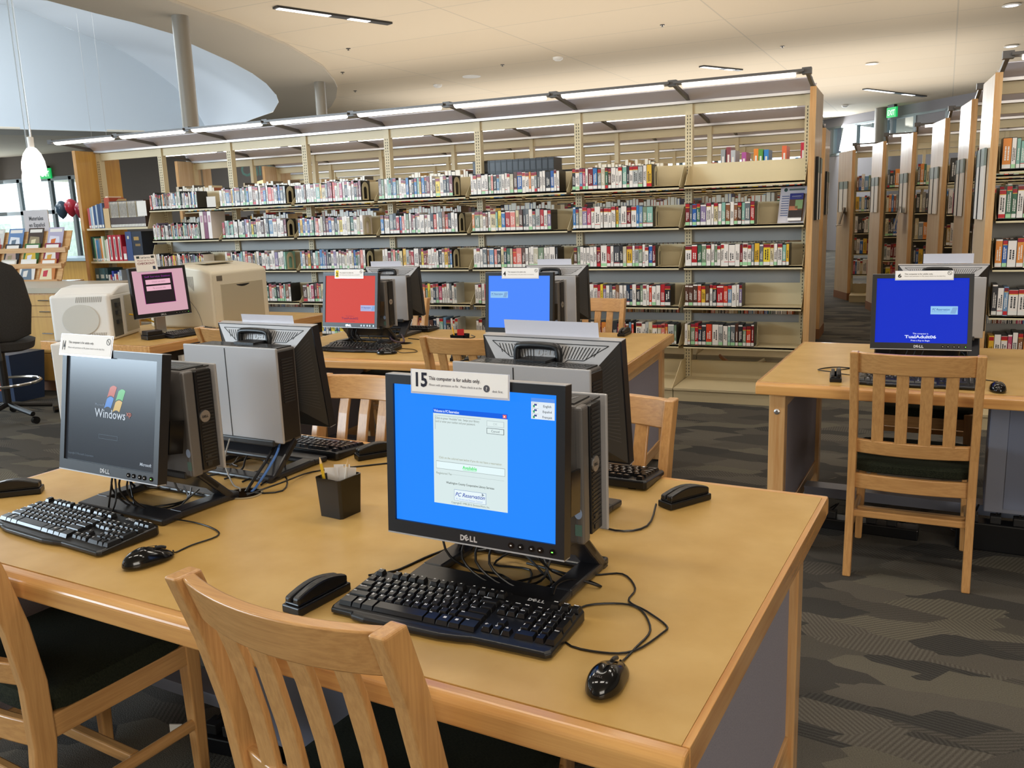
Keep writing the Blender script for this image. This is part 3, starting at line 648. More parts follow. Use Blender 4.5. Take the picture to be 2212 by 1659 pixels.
block('atlas', x, REF[1], .14, .3, .2, '#141b2e', 'wide navy atlas with gold lettering at the right of the reference shelf', None, [(.2, .7, .7, .82, '#b08a3c'), (.3, .8, .5, .58, '#8a6c34')])
x = XL+.04
for i, (w, c, h) in enumerate([(.06, '#3d5a5e', .27), (.08, '#41686e', .27), (.04, '#2c4a4c', .27), (.025, '#d8d0c4', .2), (.02, '#a83a48', .2), (.03, '#2d3f9a', .24), (.022, '#e6ddd0', .21), (.025, '#c24a3c', .2), (.02, '#cfd4da', .23), (.03, '#9aa3b0', .25)]):
    block('reference_volume', x, REF[2], w, h, .2, c, f'{["dark teal", "wide teal", "deep green", "cream", "crimson", "royal blue", "pale", "red", "silver", "grey"][i]} volume on the third reference shelf behind the white printer', 'volumes on the third reference shelf', [(.2, .8, .6, .75, '#cfd4c8')]); x += w+.004
e = empty('label_holder', (XR-7*BAY-.07, YF-.02, REF[0]+.11), rad(8), 'cream shelf label card at the end of the top reference shelf', 'shelf label', 'shelf label cards'); MB().box(-.055, -.002, 0, .055, 0, .15).build('card', WHT, e)
e = empty('label_holder', (px(6, .96), YF-.02, ROWS[0]+.0), rad(8), 'cream shelf label card on the top shelf beside the magazines', 'shelf label', 'shelf label cards'); MB().box(-.05, -.002, 0, .05, 0, .1).build('card', WHT, e)
for i, c in enumerate(['#e6ddd0', '#7b2350', '#f0e6e2']):
    block('tall_book', px(6, .74)+i*.05, ROWS[1], .045, .265, .2, c, f'tall {["cream", "plum", "white"][i]} book on the second shelf of the seventh bay', None, [(.2, .8, .6, .85, '#b98a9a')])

# ---- other runs
runsL = [(8.52, -.83, 8, 'second parallel bookcase run, behind the long front one'), (10.15, -.86, 8, 'third parallel bookcase run, its lit end panel just visible past the front one'), (11.8, -1.06, 9, 'fourth parallel bookcase run behind the others'), (13.4, -1.2, 10, 'fifth and farthest bookcase run on the left of the aisle')]
for j, (yc, xr, nb, lab) in enumerate(runsL):
    e = make_run(lab, xr, yc, nb, 2.22, detail=0, ztop=2.2, lights=1 if j < 3 else 1)
    for k in range(nb):
        for r_ in range(5):
            if j > 0 and r_ > 3: continue
            rng = random.Random(2000+j*100+k*10+r_)
            x1 = xr-k*BAY-.03; x0 = x1-BAY+.06; w = x1-x0
            book_row(x0+w*rng.uniform(0, .1), x0+w*rng.uniform(.75, 1), yc-.25, ROWS[r_], '', '', False, rng, pal=DULL+PAL[8:], hmin=.19, hmax=.24, wmin=.02, wmax=.045, tags=rng.random() < .5, style=1)
    panel_sign((xr+.043, yc, 1.33), rad(90), 'pair of subject cards on the aisle end of the '+['second', 'third', 'fourth', 'fifth'][j]+' bookcase')
runsR = [(.45, 6.60), (.41, 8.12), (.28, 9.73), (.01, 11.38), (-.33, 12.63), (-.78, 14.24)]
names = ['nearest', 'second', 'third', 'fourth', 'fifth', 'farthest']
for j, (xl, yc) in enumerate(runsR):
    nb = 3 if j < 4 else 2; sk = [.05, .09, .17, .22, .26, .4][j]
    e = make_run(f'{names[j]} bookcase run right of the aisle, with a tall maple end panel', xl+.04+nb*BAY, yc, nb, 2.2, detail=0, ztop=2.17, lights=1, right_panel=False, skew=sk)
    xr = xl+.04+nb*BAY
    for k in range(nb):
        for r_ in range(5):
            rng = random.Random(5000+j*100+k*10+r_); x1 = xr-k*BAY-.03; x0 = x1-BAY+.06
            if j == 0 and k == nb-1:
                book_row(x0, x0+.30, yc-.25, ROWS[r_], f'{SH[r_]} shelf, bookcase at right edge', f'books, {SH[r_]} shelf, bookcase at right edge', True, rng, pal=PAL, hmin=.17, hmax=.21, wmin=.022, wmax=.04)
                book_row(x0+.33, x1, yc-.25, ROWS[r_], '', '', False, rng, hmin=.17, hmax=.21)
            else:
                book_row(x0, x1-rng.uniform(0, .1), yc-.25, ROWS[r_], '', '', False, rng, pal=DULL+PAL[8:]+['#e7b63a', '#e08a3c'], hmin=.19, hmax=.24, wmin=.02, wmax=.045, tags=rng.random() < .4, style=1)
    panel_sign((xl-.006-sk*.28, yc, 1.31), rad(-90)+math.atan(sk), f'pair of subject cards on the end of the {names[j]} right-hand bookcase')
for j, (x, y) in enumerate([(.01, 11.38), (-.78, 14.24)]):
    e = empty('leaflet_rack', (x-.12, y-.12, 1.12), rad(-90), ['leaflets in a wire holder on the fourth right-hand end panel', 'leaflets in a wire holder on the farthest right-hand end panel'][j], 'leaflet rack', 'wire leaflet holders on the end panels')
    T = Matrix.Rotation(rad(-14), 4, 'X'); MB().box(-.1, -.05, 0, .1, -.03, .26, 0, '#b8b4b0', T=T).build('leaflets', PRINT, e); MB().box(-.13, -.08, -.01, .13, 0, 0).build('tray', CHR, e)
far = FAR.build('library_books', COVER); tag(far, 'rows of small distant library books filling the other bays and bookcases', 'books', None, 'stuff')
# loose items lying on the base shelf behind
for i, (x, a, c) in enumerate([(-1.35, 10, '#8a7d4a'), (-1.28, 40, '#b87a4a'), (-1.05, -28, '#c8b890')]):
    o = MB().box(-.09, 0, 0, .09, .13, .02, 0, c).build('fallen_book', COVER); o.location = (x, YC+.12, .135); o.rotation_euler = (0, rad(a), rad(15)); o.location.z += .1*abs(math.sin(rad(a)))-.02; tag(o, ['olive', 'brown', 'cream'][i]+' book lying askew low on the rear of the long bookcase', 'book')

# ================================================================ DESKS
TZ = .74
def make_desk(loc, rz, lab, L_=2.12, D=1.177):
    e = empty('computer_table', loc, rz, lab, 'table', 'maple-edged computer tables'); h = L_/2
    MB().box(-h+.012, .032, TZ-.036, h-.012, D-.032, TZ).build('table_top', LAMI, e)
    pr = [(0, TZ-.05), (-.0, TZ-.012), (.010, TZ-.001), (.032, TZ-.0005), (.032, TZ-.05)]
    MB().prism(pr, 'yz', -h, h).build('edge_band', EDGE, e, bevel=.004)
    MB().prism([(D-a, c) for a, c in pr][::-1], 'yz', -h, h).build('edge_band', EDGE, e, bevel=.004)
    for s in (-1, 1):
        x0, x1 = sorted((s*h, s*(h-.012))); MB().box(x0, .032, TZ-.05, x1, D-.032, TZ-.0003).build('side_edge', EDGEY, e, bevel=.0015)
        xa, xb = sorted((s*(h-.045), s*(h-.11)))
        for y in (.06, D-.12):
            MB().box(xa, y, .01, xb, y+.06, TZ-.05).build('leg', MAPLE['z'], e, bevel=.004)
        xm = s*(h-.078)
        sp = MB().box(xm-.012, .12, .13, xm+.012, D-.12, TZ-.13).build('side_panel', FABG, e)
        MB().box(xm-.02, .12, .07, xm+.02, D-.12, .13).build('bottom_rail', MAPLE['y'], sp, bevel=.003)
        MB().box(xm-.02, .12, TZ-.13, xm+.02, D-.12, TZ-.05).build('top_rail', MAPLE['y'], sp, bevel=.003)
        MB().lathe([(.012, 0), (.012, .003), (.006, .006)], 12).build('bolt', ALU, e).matrix_local = Matrix.Translation((s*(h-.078), .06, TZ-.13)) @ Matrix.Rotation(rad(90), 4, 'X')
    MB().box(-h+.12, D/2-.03, .10, h-.12, D/2+.03, .145).box(-h+.12, D/2-.045, .143, h-.12, D/2+.045, .15).build('cable_channel', STEEL, e)
    c = MB().box(-.20, D/2-.16, .16, .20, D/2+.16, TZ-.04).build('wire_cabinet', STEEL, e, bevel=.004)
    MB().box(-.13, D/2-.164, .18, .18, D/2-.158, TZ-.06).build('cabinet_door', mat('cabinet_blue_grey', '#7f8599', .4, .2), c)
    return e
def on(desk, x, y, z=0): # local desk coords -> world
    a = desk.rotation_euler.z; return Vector((desk.location.x+x*math.cos(a)-y*math.sin(a), desk.location.y+x*math.sin(a)+y*math.cos(a), z))
D1 = make_desk((-1.290, 1.085, 0), rad(-4.33), 'large computer table in the foreground with a mottled tan top')
D2 = make_desk((-2.212, 3.687, 0), rad(2.2), 'computer table in the middle distance, in front of the long bookcase')
D3 = make_desk((.523, 3.498, 0), rad(-3.35), 'computer table at the right edge with a single blue screen')
# cable grommets
for (x, y, lab) in ((-1.578, 1.712, 'open oval cable grommet with cables dropping through the near table top'), (-2.60, 4.22, 'oval cable grommet in the middle table top')):
    e = empty('cable_grommet', (x, y, TZ), rad(-20), lab, 'grommet')
    R0 = []
    for r_, z in ((.052, .0005), (.052, .003), (.046, .003), (.046, .001)): R0.append([(r_*math.cos(a*math.pi/16), r_*math.sin(a*math.pi/16)*.9, z) for a in range(32)])
    MB().rings(R0, cap=False).build('ring', mat('grommet_tan', '#a89878', .4), e, smooth=True)
    MB().mesh([(.0465*math.cos(a*math.pi/16), .0465*math.sin(a*math.pi/16)*.9, .0012) for a in range(32)], [tuple(range(32))]).build('hole', mat('hole_dark', '#20170e', 1, spec=0), e)

# ================================================================ CHAIRS
def post_profile():
    return [(0, -.250), (.18, -.226), (.36, -.206), (.50, -.208), (.64, -.228), (.78, -.262), (.905, -.305)]
def make_chair(label):
    e = empty('slat_back_chair', (0, 0, 0), 0, label, 'chair', 'oak slat-back chairs')
    for s in (-1, 1):
        R0 = []
        for z, y in post_profile():
            dz = .026 if z > .3 else .022; R0.append([(s*.209-.015, y-dz, z), (s*.209+.015, y-dz, z), (s*.209+.015, y+dz, z), (s*.209-.015, y+dz, z)])
        l = MB().rings(R0).build('back_post', OAK['z'], e, bevel=.005, seg=3)
        MB().lathe([(.014, -.004), (.016, 0), (.01, .004)], 12, s*.209, -.25).build('glide', CHR, l)
    def yb(z):
        P = post_profile()
        for i in range(len(P)-1):
            if P[i][0] <= z <= P[i+1][0]: t = (z-P[i][0])/(P[i+1][0]-P[i][0]); return P[i][1]+t*(P[i+1][1]-P[i][1])
        return P[-1][1]
    def arc_rail(name, z0, z1, th, bow, x=.198, m=OAK['x'], n=14, yo=0):
        R0 = []
        for i in range(n+1):
            t = -1+2*i/n; xx = x*t; bw = bow*(1-t*t)
            y0 = yb(z0)-bw+yo; y1 = yb(z1)-bw+yo
            R0.append([(xx, y0-th/2, z0), (xx, y0+th/2, z0), (xx, y1+th/2, z1), (xx, y1-th/2, z1)])
        return MB().rings(R0).build(name, m, e, bevel=.004, smooth=True, recalc=True)
    arc_rail('crest_rail', .823, .903, .026, .038)
    arc_rail('lower_back_rail', .497, .552, .024, .032)
    for i in range(4):
        x = -.122+.0813*i; R0 = []
        for k in range(6):
            z = .545+(.83-.545)*k/5; y = yb(z)-.036*(1-(x/.198)**2); 
            R0.append([(x-.021, y-.0065, z), (x+.021, y-.0065, z), (x+.021, y+.0065, z), (x-.021, y+.0065, z)])
        MB().rings(R0).build('back_slat', OAK['z'], e, bevel=.003)
    # front legs
    for s in (-1, 1):
        mb = MB(); mb.hexa([(s*.205-.014, .185-.014, 0), (s*.205+.014, .185-.014, 0), (s*.205+.014, .185+.014, 0), (s*.205-.014, .185+.014, 0), (s*.2-.021, .185-.021, .44), (s*.2+.021, .185-.021, .44), (s*.2+.021, .185+.021, .44), (s*.2-.021, .185+.021, .44)])
        l = mb.build('front_leg', OAK['z'], e, bevel=.004); MB().lathe([(.012, -.004), (.014, 0), (.01, .003)], 12, s*.205, .185).build('glide', CHR, l)
        MB().box(s*.207-.011, -.19, .36, s*.207+.011, .17, .415).build('side_rail', OAK['y'], e, bevel=.003)
        MB().rings([[(s*.207+.011*math.cos(a*math.pi/6), y, .19+.016*math.sin(a*math.pi/6)) for a in range(12)] for y in (-.21, .175)]).build('stretcher', OAK['y'], e, smooth=True)
    arc_rail('seat_back_rail', .352, .412, .022, .022)
    MB().box(-.19, .174, .36, .19, .196, .415).build('front_rail', OAK['x'], e, bevel=.003)
    MB().box(-.2, -.005, .175, .2, .02, .205).build('stretcher', OAK['x'], e, bevel=.004)
    MB().box(-.2, -.222, .235, .2, -.2, .262).build('stretcher', OAK['x'], e, bevel=.004)
    # cushion
    mb = MB(); R0 = []
    for z, g in ((.412, .012), (.418, 0), (.445, -.004), (.458, .006), (.463, .03)):
        ring = []
        for i in range(40):
            a = 2*math.pi*i/40; n = 6; cx, cy = math.cos(a), math.sin(a); k = (abs(cx)**n+abs(cy)**n)**(-1/n)
            ring.append((cx*k*(.222-g), -.002+cy*k*(.205-g), z))
        R0.append(ring)
    mb.rings(R0).build('seat_cushion', CUSH, e, smooth=True)
    return e
C0 = make_chair('oak slat-back chair in the foreground, its curved back nearest the camera'); place(C0, (-.782, 1.235, 0), rad(-7.0))
def chair(x, y, a, lab): return dup(C0, (x, y, 0), rad(a), lab, 'chair', 'oak slat-back chairs')
chair(-1.835, 1.335, -6.5, 'oak slat-back chair at the bottom left corner, dark green seat showing')
chair(.066, 3.705, -2.3, 'oak slat-back chair fully visible at the right, facing the blue screen')
chair(-.83, 2.135, 176, 'oak chair across the near table, right of the black monitor back')
chair(-1.70, 2.20, 176, 'oak chair across the near table, behind the left silver computer')
chair(-3.28, 3.86, 3, 'oak chair mostly hidden behind the left silver monitor, only its right post showing')
chair(-1.83, 3.78, 2, 'oak chair at the near side of the middle table, left of the right silver monitor')
chair(-3.18, 4.86, 182, 'oak chair at the far side of the middle table, right of the red screen')
chair(-1.80, 4.92, 182, 'oak chair at the far side of the middle table, right of the second blue screen')
chair(.12, 4.72, 177, 'oak chair on the far side of the right-hand table behind the blue screen')

# ================================================================ COMPUTERS
# local frame of a workstation: user sits at -y, screen plane at y=0, table top z=0
def make_monitor():
    e = empty('monitor'); w, h = .1875, .307
    fr = MB()   # bezel: outer box with an opening
    o_ = [(-w, 0), (w, 0), (w, h), (-w, h)]; i_ = [(-.1705, .026), (.1705, .026), (.1705, .290), (-.1705, .290)]
    for k in range(4):
        a, c, d, f = o_[k], o_[(k+1) % 4], i_[(k+1) % 4], i_[k]
        fr.face([(a[0], 0, a[1]), (c[0], 0, c[1]), (d[0], 0, d[1]), (f[0], 0, f[1])])
        fr.face([(f[0], 0, f[1]), (d[0], 0, d[1]), (d[0], .006, d[1]), (f[0], .006, f[1])])
        fr.face([(a[0], 0, a[1]), (a[0], .026, a[1]), (c[0], .026, c[1]), (c[0], 0, c[1])])
    fr.face([(w, .026, 0), (-w, .026, 0), (-w, .026, h), (w, .026, h)]); fr.build('bezel', mat('bezel_black', '#1d1d20', .38), e)
    MB().box(-w, -.0006, -.0015, w, .024, .0012).build('bottom_trim', SILB, e); MB().box(-w, .001, h-.001, w, .026, h+.0012).build('top_trim', SILB, e)
    # back shell
    T0 = [(-w+.004, .026, .004), (w-.004, .026, .004), (w-.004, .026, h-.002), (-w+.004, .026, h-.002)]
    T1 = [(-.095, .082, .085), (.095, .082, .085), (.095, .082, .205), (-.095, .082, .205)]
    sh = MB(); sh.face([T0[3], T0[2], T1[2], T1[3]], 1); sh.face([T0[0], T1[0], T1[1], T0[1]], 0); sh.face([T0[1], T1[1], T1[2], T0[2]], 0); sh.face([T0[0], T0[3], T1[3], T1[0]], 0); sh.face(T1[::-1], 1)
    s = sh.build('back_shell', [DKG, SILB], e, recalc=True)
    A = Vector(T0[3]); Bq = Vector(T0[2]); C_ = Vector(T1[2]); D_ = Vector(T1[3]); nrm = (Bq-A).cross(D_-A).normalized(); nrm = nrm if nrm.y > 0 else -nrm
    def top(u, v, k=.0006): p = (A.lerp(Bq, u)).lerp(D_.lerp(C_, u), v); return p+nrm*k
    mb = MB()
    for i in range(32):
        u = .10+.80*i/31; t0 = .14; t1 = .40 if abs(u-.5) > .16 else .56
        if abs(u-.5) > .36: t1 = .33
        if abs(u-.5) < .10: t0 = .40
        mb.face([top(u-.0034, t0), top(u+.0034, t0), top(u+.0034, t1), top(u-.0034, t1)])
    P = [(.05, .09), (.95, .09), (.84, .42), (.70, .42), (.64, .58), (.36, .58), (.30, .42), (.16, .42)]
    for i in range(len(P)):
        a, c = P[i], P[(i+1) % len(P)]; p, q = top(*a, .0008), top(*c, .0008); d = (q-p).normalized().cross(nrm)*.0009
        mb.face([p-d, q-d, q+d, p+d])
    mb.build('vent_slots', BLK, s)
    xd = -(Bq-A).normalized(); yd = -(D_-A); yd = (yd-xd*yd.dot(xd)).normalized()
    MB().text('DELL', .024, top(.5, .37, .0012), xd, yd, align='c', bold=.05).build('embossed_logo', mat('logo_silver', '#c4c4c6', .3, .4), s)
    mb = MB()
    for sgn in (-1, 1):
        A2 = Vector(T0[1 if sgn > 0 else 0]); B2 = Vector(T0[2 if sgn > 0 else 3]); C2 = Vector(T1[2 if sgn > 0 else 3]); D2_ = Vector(T1[1 if sgn > 0 else 0])
        n2 = (B2-A2).cross(D2_-A2).normalized(); n2 = n2 if n2.x*sgn > 0 else -n2
        for i in range(22):
            u = .16+.76*i/21
            def q(v, du): return (A2.lerp(B2, u+du)).lerp(D2_.lerp(C2, u+du), v)+n2*.0012
            mb.face([q(.12, 0), q(.80, 0), q(.80, .010), q(.12, .010)])
    mb.build('louvres', mat('louvre_grey', '#3c3c3e', .35), s)
    MB().box(w-.006, .03, .07, w-.001, .07, .15).build('port_cover', BLKG, s)
    # front details
    mb = MB(); x = -.024; mb.text('D', .014, (x, -.0008, .007), bold=.05, fit=.0095); mb.text('E', .013, (x+.0120, -.0008, .0065), (.86, 0, .5), (-.5, 0, .86), bold=.05, fit=.0085); mb.text('L', .014, (x+.0205, -.0008, .007), bold=.05, fit=.0075); mb.text('L', .014, (x+.0290, -.0008, .007), bold=.05, fit=.0075)
    mb.build('logo', mat('logo_chrome', '#e8e8ea', .2, .5), e)
    for i, x in enumerate((.083, .102, .124, .141, .165)):
        bt = MB().rings([[(x+.0055*math.cos(a*math.pi/8), y, .0125+.0055*math.sin(a*math.pi/8)) for a in range(16)] for y in (.0, -.0018)]).build('button', BLKG, e)
        MB().box(x-.0016, -.0022, .0115, x+.0016, -.0017, .0135).build('button_mark', mat('power_led', '#7dff5a', .4, emit='#6cff4c', es=1.2) if i == 4 else WHT, bt)
    return e
def make_tower():
    e = empty('desktop_computer')
    x0, x1, y0, y1, z0, z1 = -.172, .178, .115, .208, .095, .362
    c = MB().box(x0+.012, y0, z0, x1-.012, y1-.012, z1).build('case', SILD, e, bevel=.006, seg=3)
    pn = MB().box(x0-.002, y1-.010, z0+.004, x1+.012, y1-.002, z1+.006).build('side_cover', mat('side_cover', '#b2b0b1', .36, .3), e, bevel=.003)
    MB().box(.02, y1-.0022, z0+.01, .0225, y1-.0012, z1).build('seam', BLK, pn)
    MB().box(x0+.02, y0+.006, z1, x1-.02, y1-.016, z1+.003).build('top_vent', DKG, e)
    mb = MB()
    for i in range(22): xx = x0+.03+i*.013; mb.mesh([(xx, y0+.015, z1+.0035), (xx+.005, y0+.015, z1+.0035), (xx+.012, y1-.03, z1+.0035), (xx+.007, y1-.03, z1+.0035)], [(0, 1, 2, 3)])
    mb.build('top_slots', BLKG, e)
    g = MB().box(x1-.012, y0+.03, z0+.012, x1+.001, y1-.012, z1-.006).build('front_grille', BLK, e, bevel=.002)
    mb = MB()
    for i in range(30):
        z = z0+.03+i*.0082
        mb.box(x1+.0008, y0+.036, z, x1+.0022, y1-.018, z+.0035)
    mb.build('grille_ribs', DKG, g)
    MB().rings([[(xx, y0+.048+.015*math.cos(a*math.pi/10), z0+.147+.015*math.sin(a*math.pi/10)) for a in range(20)] for xx in (x1, x1+.004)]).build('badge', ALU, g)
    mb = MB(); mb.text('DELL', .008, (x1+.0045, y0+.038, z0+.144), (0, 1, 0), (0, 0, 1), bold=.04); mb.build('badge_logo', DKG, g)
    MB().box(x1-.02, y0-.001, z0, x1-.002, y0+.031, z1-.002).build('front_bezel', mat('bezel_silver', '#6e6b69', .35, .3), e, bevel=.006, seg=3)
    mb = MB(); mb.mesh([(x1-.013+.008*math.cos(t*math.pi/8), y0-.0014, z0+.062+.011*math.sin(t*math.pi/8)) for t in range(16)], [tuple(range(16))], 0); mb.box(x1-.020, y0-.0014, z0+.018, x1-.006, y0-.0010, z0+.04, 1); mb.build('sticker', [mat('sticker_blue', '#9db3d8', .4), mat('sticker_green', '#5b7c74', .4)], e)
    MB().box(x1+.001, y0+.042, z0+.02, x1+.003, y0+.056, z0+.03).box(x1+.001, y0+.042, z0+.04, x1+.003, y0+.056, z0+.05).build('usb_ports', DKG, g)
    # rear (at -x)
    rr = MB().box(x0+.004, y0+.016, z0+.01, x0+.012, y1-.012, z1-.006).build('rear_grille', BLK, e)
    mb = MB()
    for i in range(16): mb.box(x0+.002, y0+.025, z1-.03-i*.008, x0+.0045, y1-.025, z1-.0265-i*.008)
    mb.build('rear_ribs', DKG, rr)
    # stand: flat frame on the table, slanting back leg, tray, handle
    st = MB(); Wd = .165
    def barx(y0_, z0_, y1_, z1_, xa, xb, t=.008):
        d = Vector((0, y1_-y0_, z1_-z0_)).normalized(); n_ = Vector((0, -d.z, d.y))*t
        st.hexa([(xa, y0_, z0_), (xb, y0_, z0_), (xb, y1_, z1_), (xa, y1_, z1_), (xa, y0_+n_.y, z0_+n_.z), (xb, y0_+n_.y, z0_+n_.z), (xb, y1_+n_.y, z1_+n_.z), (xa, y1_+n_.y, z1_+n_.z)])
    barx(.02, 0, .08, .004, -Wd, Wd, .016)
    for s in (-1, 1):
        a, c = sorted((s*Wd, s*(Wd-.046))); barx(.075, .004, .262, .0, a, c, .017); barx(.262, .0, .15, .105, a, c, .020)
    barx(.205, .052, .15, .105, -Wd, Wd, .020); barx(.215, .0, .262, .0, -Wd, Wd, .012)
    st.build('stand', mat('stand_black', '#26262a', .3), e, bevel=.005)
    MB().box(x0+.03, y0-.004, .088, x1-.03, y1+.004, .107).box(-.06, .088, .12, .06, .116, .25).build('tray', DKG, e, bevel=.004)
    mb = MB(); hx0, hx1, hz0 = -.035, .078, z1-.006
    mb.tube([(hx0, .088, hz0), (hx0, .088, hz0+.026), (hx0+.014, .088, hz0+.039), (hx1-.014, .088, hz0+.039), (hx1, .088, hz0+.026), (hx1, .088, hz0)], .0095, 10, smooth=3)
    mb.box(hx0+.005, .088, hz0+.006, hx1-.03, .145, hz0+.014); mb.build('handle', BLK, e, smooth=True, bevel=.002)
    # cables hanging at the back and under the screen
    rng = random.Random(4)
    mb = MB()
    for k in range(4):
        xx = -.10+.02*k; pts = [(xx, .13, .10), (xx+.02*rng.uniform(-1, 1), .14+.02*k, .05), (xx+.05*rng.uniform(-1, 1), .18+.01*k, .012), (xx-.04+.03*k, .23, .006), (xx-.06+.05*k, .29, .005)]
        mb.tube(pts, .0028, 7)
    for k in range(3):
        xx = -.03+.03*k; mb.tube([(xx, .05, .125), (xx-.02, .045, .06), (xx+.03, .06, .014), (xx+.08, .10, .010), (xx+.1-.03*k, .17, .008), (xx+.03, .22, .02)], .0025, 7)
    mb.build('cables', BLK, e, smooth=True)
    return e
def disp_mb():
    return MB()
SW, SHH = .341, .264
def scr(mb, x0, y0, x1, y1, c, k=1):   # normalised, origin top-left
    X = lambda a: -SW/2+a*SW
    Z = lambda a: .290-a*SHH
    y = .0052-k*.00025
    mb.face([(X(x0), y, Z(y1)), (X(x1), y, Z(y1)), (X(x1), y, Z(y0)), (X(x0), y, Z(y0))], 0, c)
def stx(mb, s, x, y, size, c, align='l', fit=None, bold=0, k=4, shear=0):
    mb.text(s, size*SHH, (-SW/2+x*SW, .0052-k*.00025, .290-y*SHH), col=c, align=align, fit=fit*SW if fit else None, bold=bold, shear=shear)
def screen15():
    mb = MB(); scr(mb, 0, 0, 1, 1, '#1f86ff', 0)
    for i in range(12): pass
    x0, x1, y0, y1 = .255, .715, .155, .835
    scr(mb, x0, y0, x1, y0+.035, '#0a5fe0', 1); scr(mb, x0, y0+.035, x1, y1, '#d6e6e6', 1)
    stx(mb, 'Welcome to PC Reservation', x0+.006, y0+.026, .026, '#dfeaff', fit=.16, bold=.02)
    scr(mb, x1-.028, y0+.006, x1-.006, y0+.029, '#e0564a', 2); stx(mb, 'x', x1-.017, y0+.024, .026, '#ffffff', 'c', bold=.03)
    scr(mb, x0+.012, y0+.05, x0+.30, y0+.0515, '#6a7478', 2); scr(mb, x0+.012, y0+.05, x0+.0135, y0+.15, '#6a7478', 2)
    stx(mb, 'Click on green "Available" link.  Swipe your library', x0+.016, y0+.075, .022, '#6a7064', fit=.275)
    stx(mb, 'card or enter your number and your password.', x0+.016, y0+.098, .022, '#6a7064', fit=.25)
    for yy, s_, c_ in ((.055, 'OK', '#b4c2c4'), (.105, 'Cancel', '#5a6468')):
        scr(mb, x0+.335, y0+yy, x0+.44, y0+yy+.04, c_, 2); scr(mb, x0+.338, y0+yy+.003, x0+.437, y0+yy+.037, '#dcebea', 3); stx(mb, s_, x0+.3875, y0+yy+.028, .024, c_, 'c')
    stx(mb, 'Click on the colored text below if you do not have a reservation', x0+.035, y0+.355, .022, '#95926e', fit=.39)
    scr(mb, x0+.016, y0+.375, x0+.445, y0+.43, '#9aa6a6', 2); scr(mb, x0+.018, y0+.378, x0+.443, y0+.427, '#e2f4f6', 3)
    stx(mb, 'Available', x0+.23, y0+.412, .032, '#28e060', 'c', bold=.02); scr(mb, x0+.187, y0+.417, x0+.273, y0+.4195, '#28e060', 4)
    stx(mb, 'Registered To:', x0+.016, y0+.468, .022, '#7a8474'); scr(mb, x0+.10, y0+.46, x0+.44, y0+.4615, '#a9b6b6', 2)
    stx(mb, 'Washington County Cooperative Library Services', x0+.08, y0+.53, .022, '#3c4038', fit=.30, bold=.012)
    scr(mb, x0+.13, y0+.565, x0+.33, y0+.645, '#6c8ab8', 2); scr(mb, x0+.132, y0+.567, x0+.328, y0+.643, '#e4f2f6', 3)
    stx(mb, 'PC Reservation', x0+.136, y0+.612, .040, '#2f4fae', fit=.187, shear=.35, bold=.012); stx(mb, 'PC Access and Session Control', x0+.142, y0+.636, .018, '#7f9fe0', fit=.165)
    mb.face([(-SW/2+SW*a, .0036, .290-SHH*c) for a, c in ((x0+.305, y0+.565), (x0+.322, y0+.582), (x0+.312, y0+.584), (x0+.305, y0+.592))], 0, '#8492a0')
    stx(mb, 'Copyright© 1998-2013, EnvisionWare, Inc.', x0+.112, y0+.667, .02, '#5c6458', fit=.24)
    lx0, lx1 = .852, .985; scr(mb, lx0, .03, lx1, .055, '#5a92e8', 1); scr(mb, lx0, .055, lx1, .17, '#dfe8f0', 1)
    for i, s_ in enumerate(('English', 'Español', 'Français')):
        yy = .062+i*.036; scr(mb, lx0+.006, yy, lx0+.042, yy+.032, '#9aa4ac', 2); scr(mb, lx0+.008, yy+.002, lx0+.042, yy+.032, '#e8eef2', 3); scr(mb, lx0+.012, yy+.014, lx0+.022, yy+.030, '#2f9a6c', 4); scr(mb, lx0+.018, yy+.006, lx0+.034, yy+.018, '#3c4a90', 4)
        stx(mb, s_, lx0+.092, yy+.026, .022, '#3a3f44', 'c', bold=.01)
    return mb
def screen_idle(bgc, num, box, prev, faint=False):
    mb = MB(); scr(mb, 0, 0, 1, 1, bgc, 0); x, y = box
    scr(mb, x, y, x+.29, y+.125, '#93c3ea' if not faint else '#a9b0d8', 1)
    mb.face([(-SW/2+SW*a, .0046, .290-SHH*c) for a, c in ((x+.21, y+.11), (x+.235, y+.02), (x+.28, y+.015), (x+.285, y+.03), (x+.265, y+.115))], 0, '#7fa6d2')
    stx(mb, 'PC Reservation', x+.015, y+.065, .045, '#2b4f9a', fit=.19, shear=.3, bold=.01); stx(mb, 'PC Access and Session Control', x+.015, y+.09, .02, '#4a74b8', fit=.16)
    tc_ = '#dfe6ff' if not faint else '#8c3350'
    stx(mb, 'This computer is', .5, .865, .032, tc_, 'c', bold=.01); stx(mb, f'TualAdult{num}', .5, .925, .062, tc_, 'c', fit=.34, bold=.03); stx(mb, 'Press a Key to Begin', .5, .972, .032, tc_, 'c', bold=.01)
    return mb
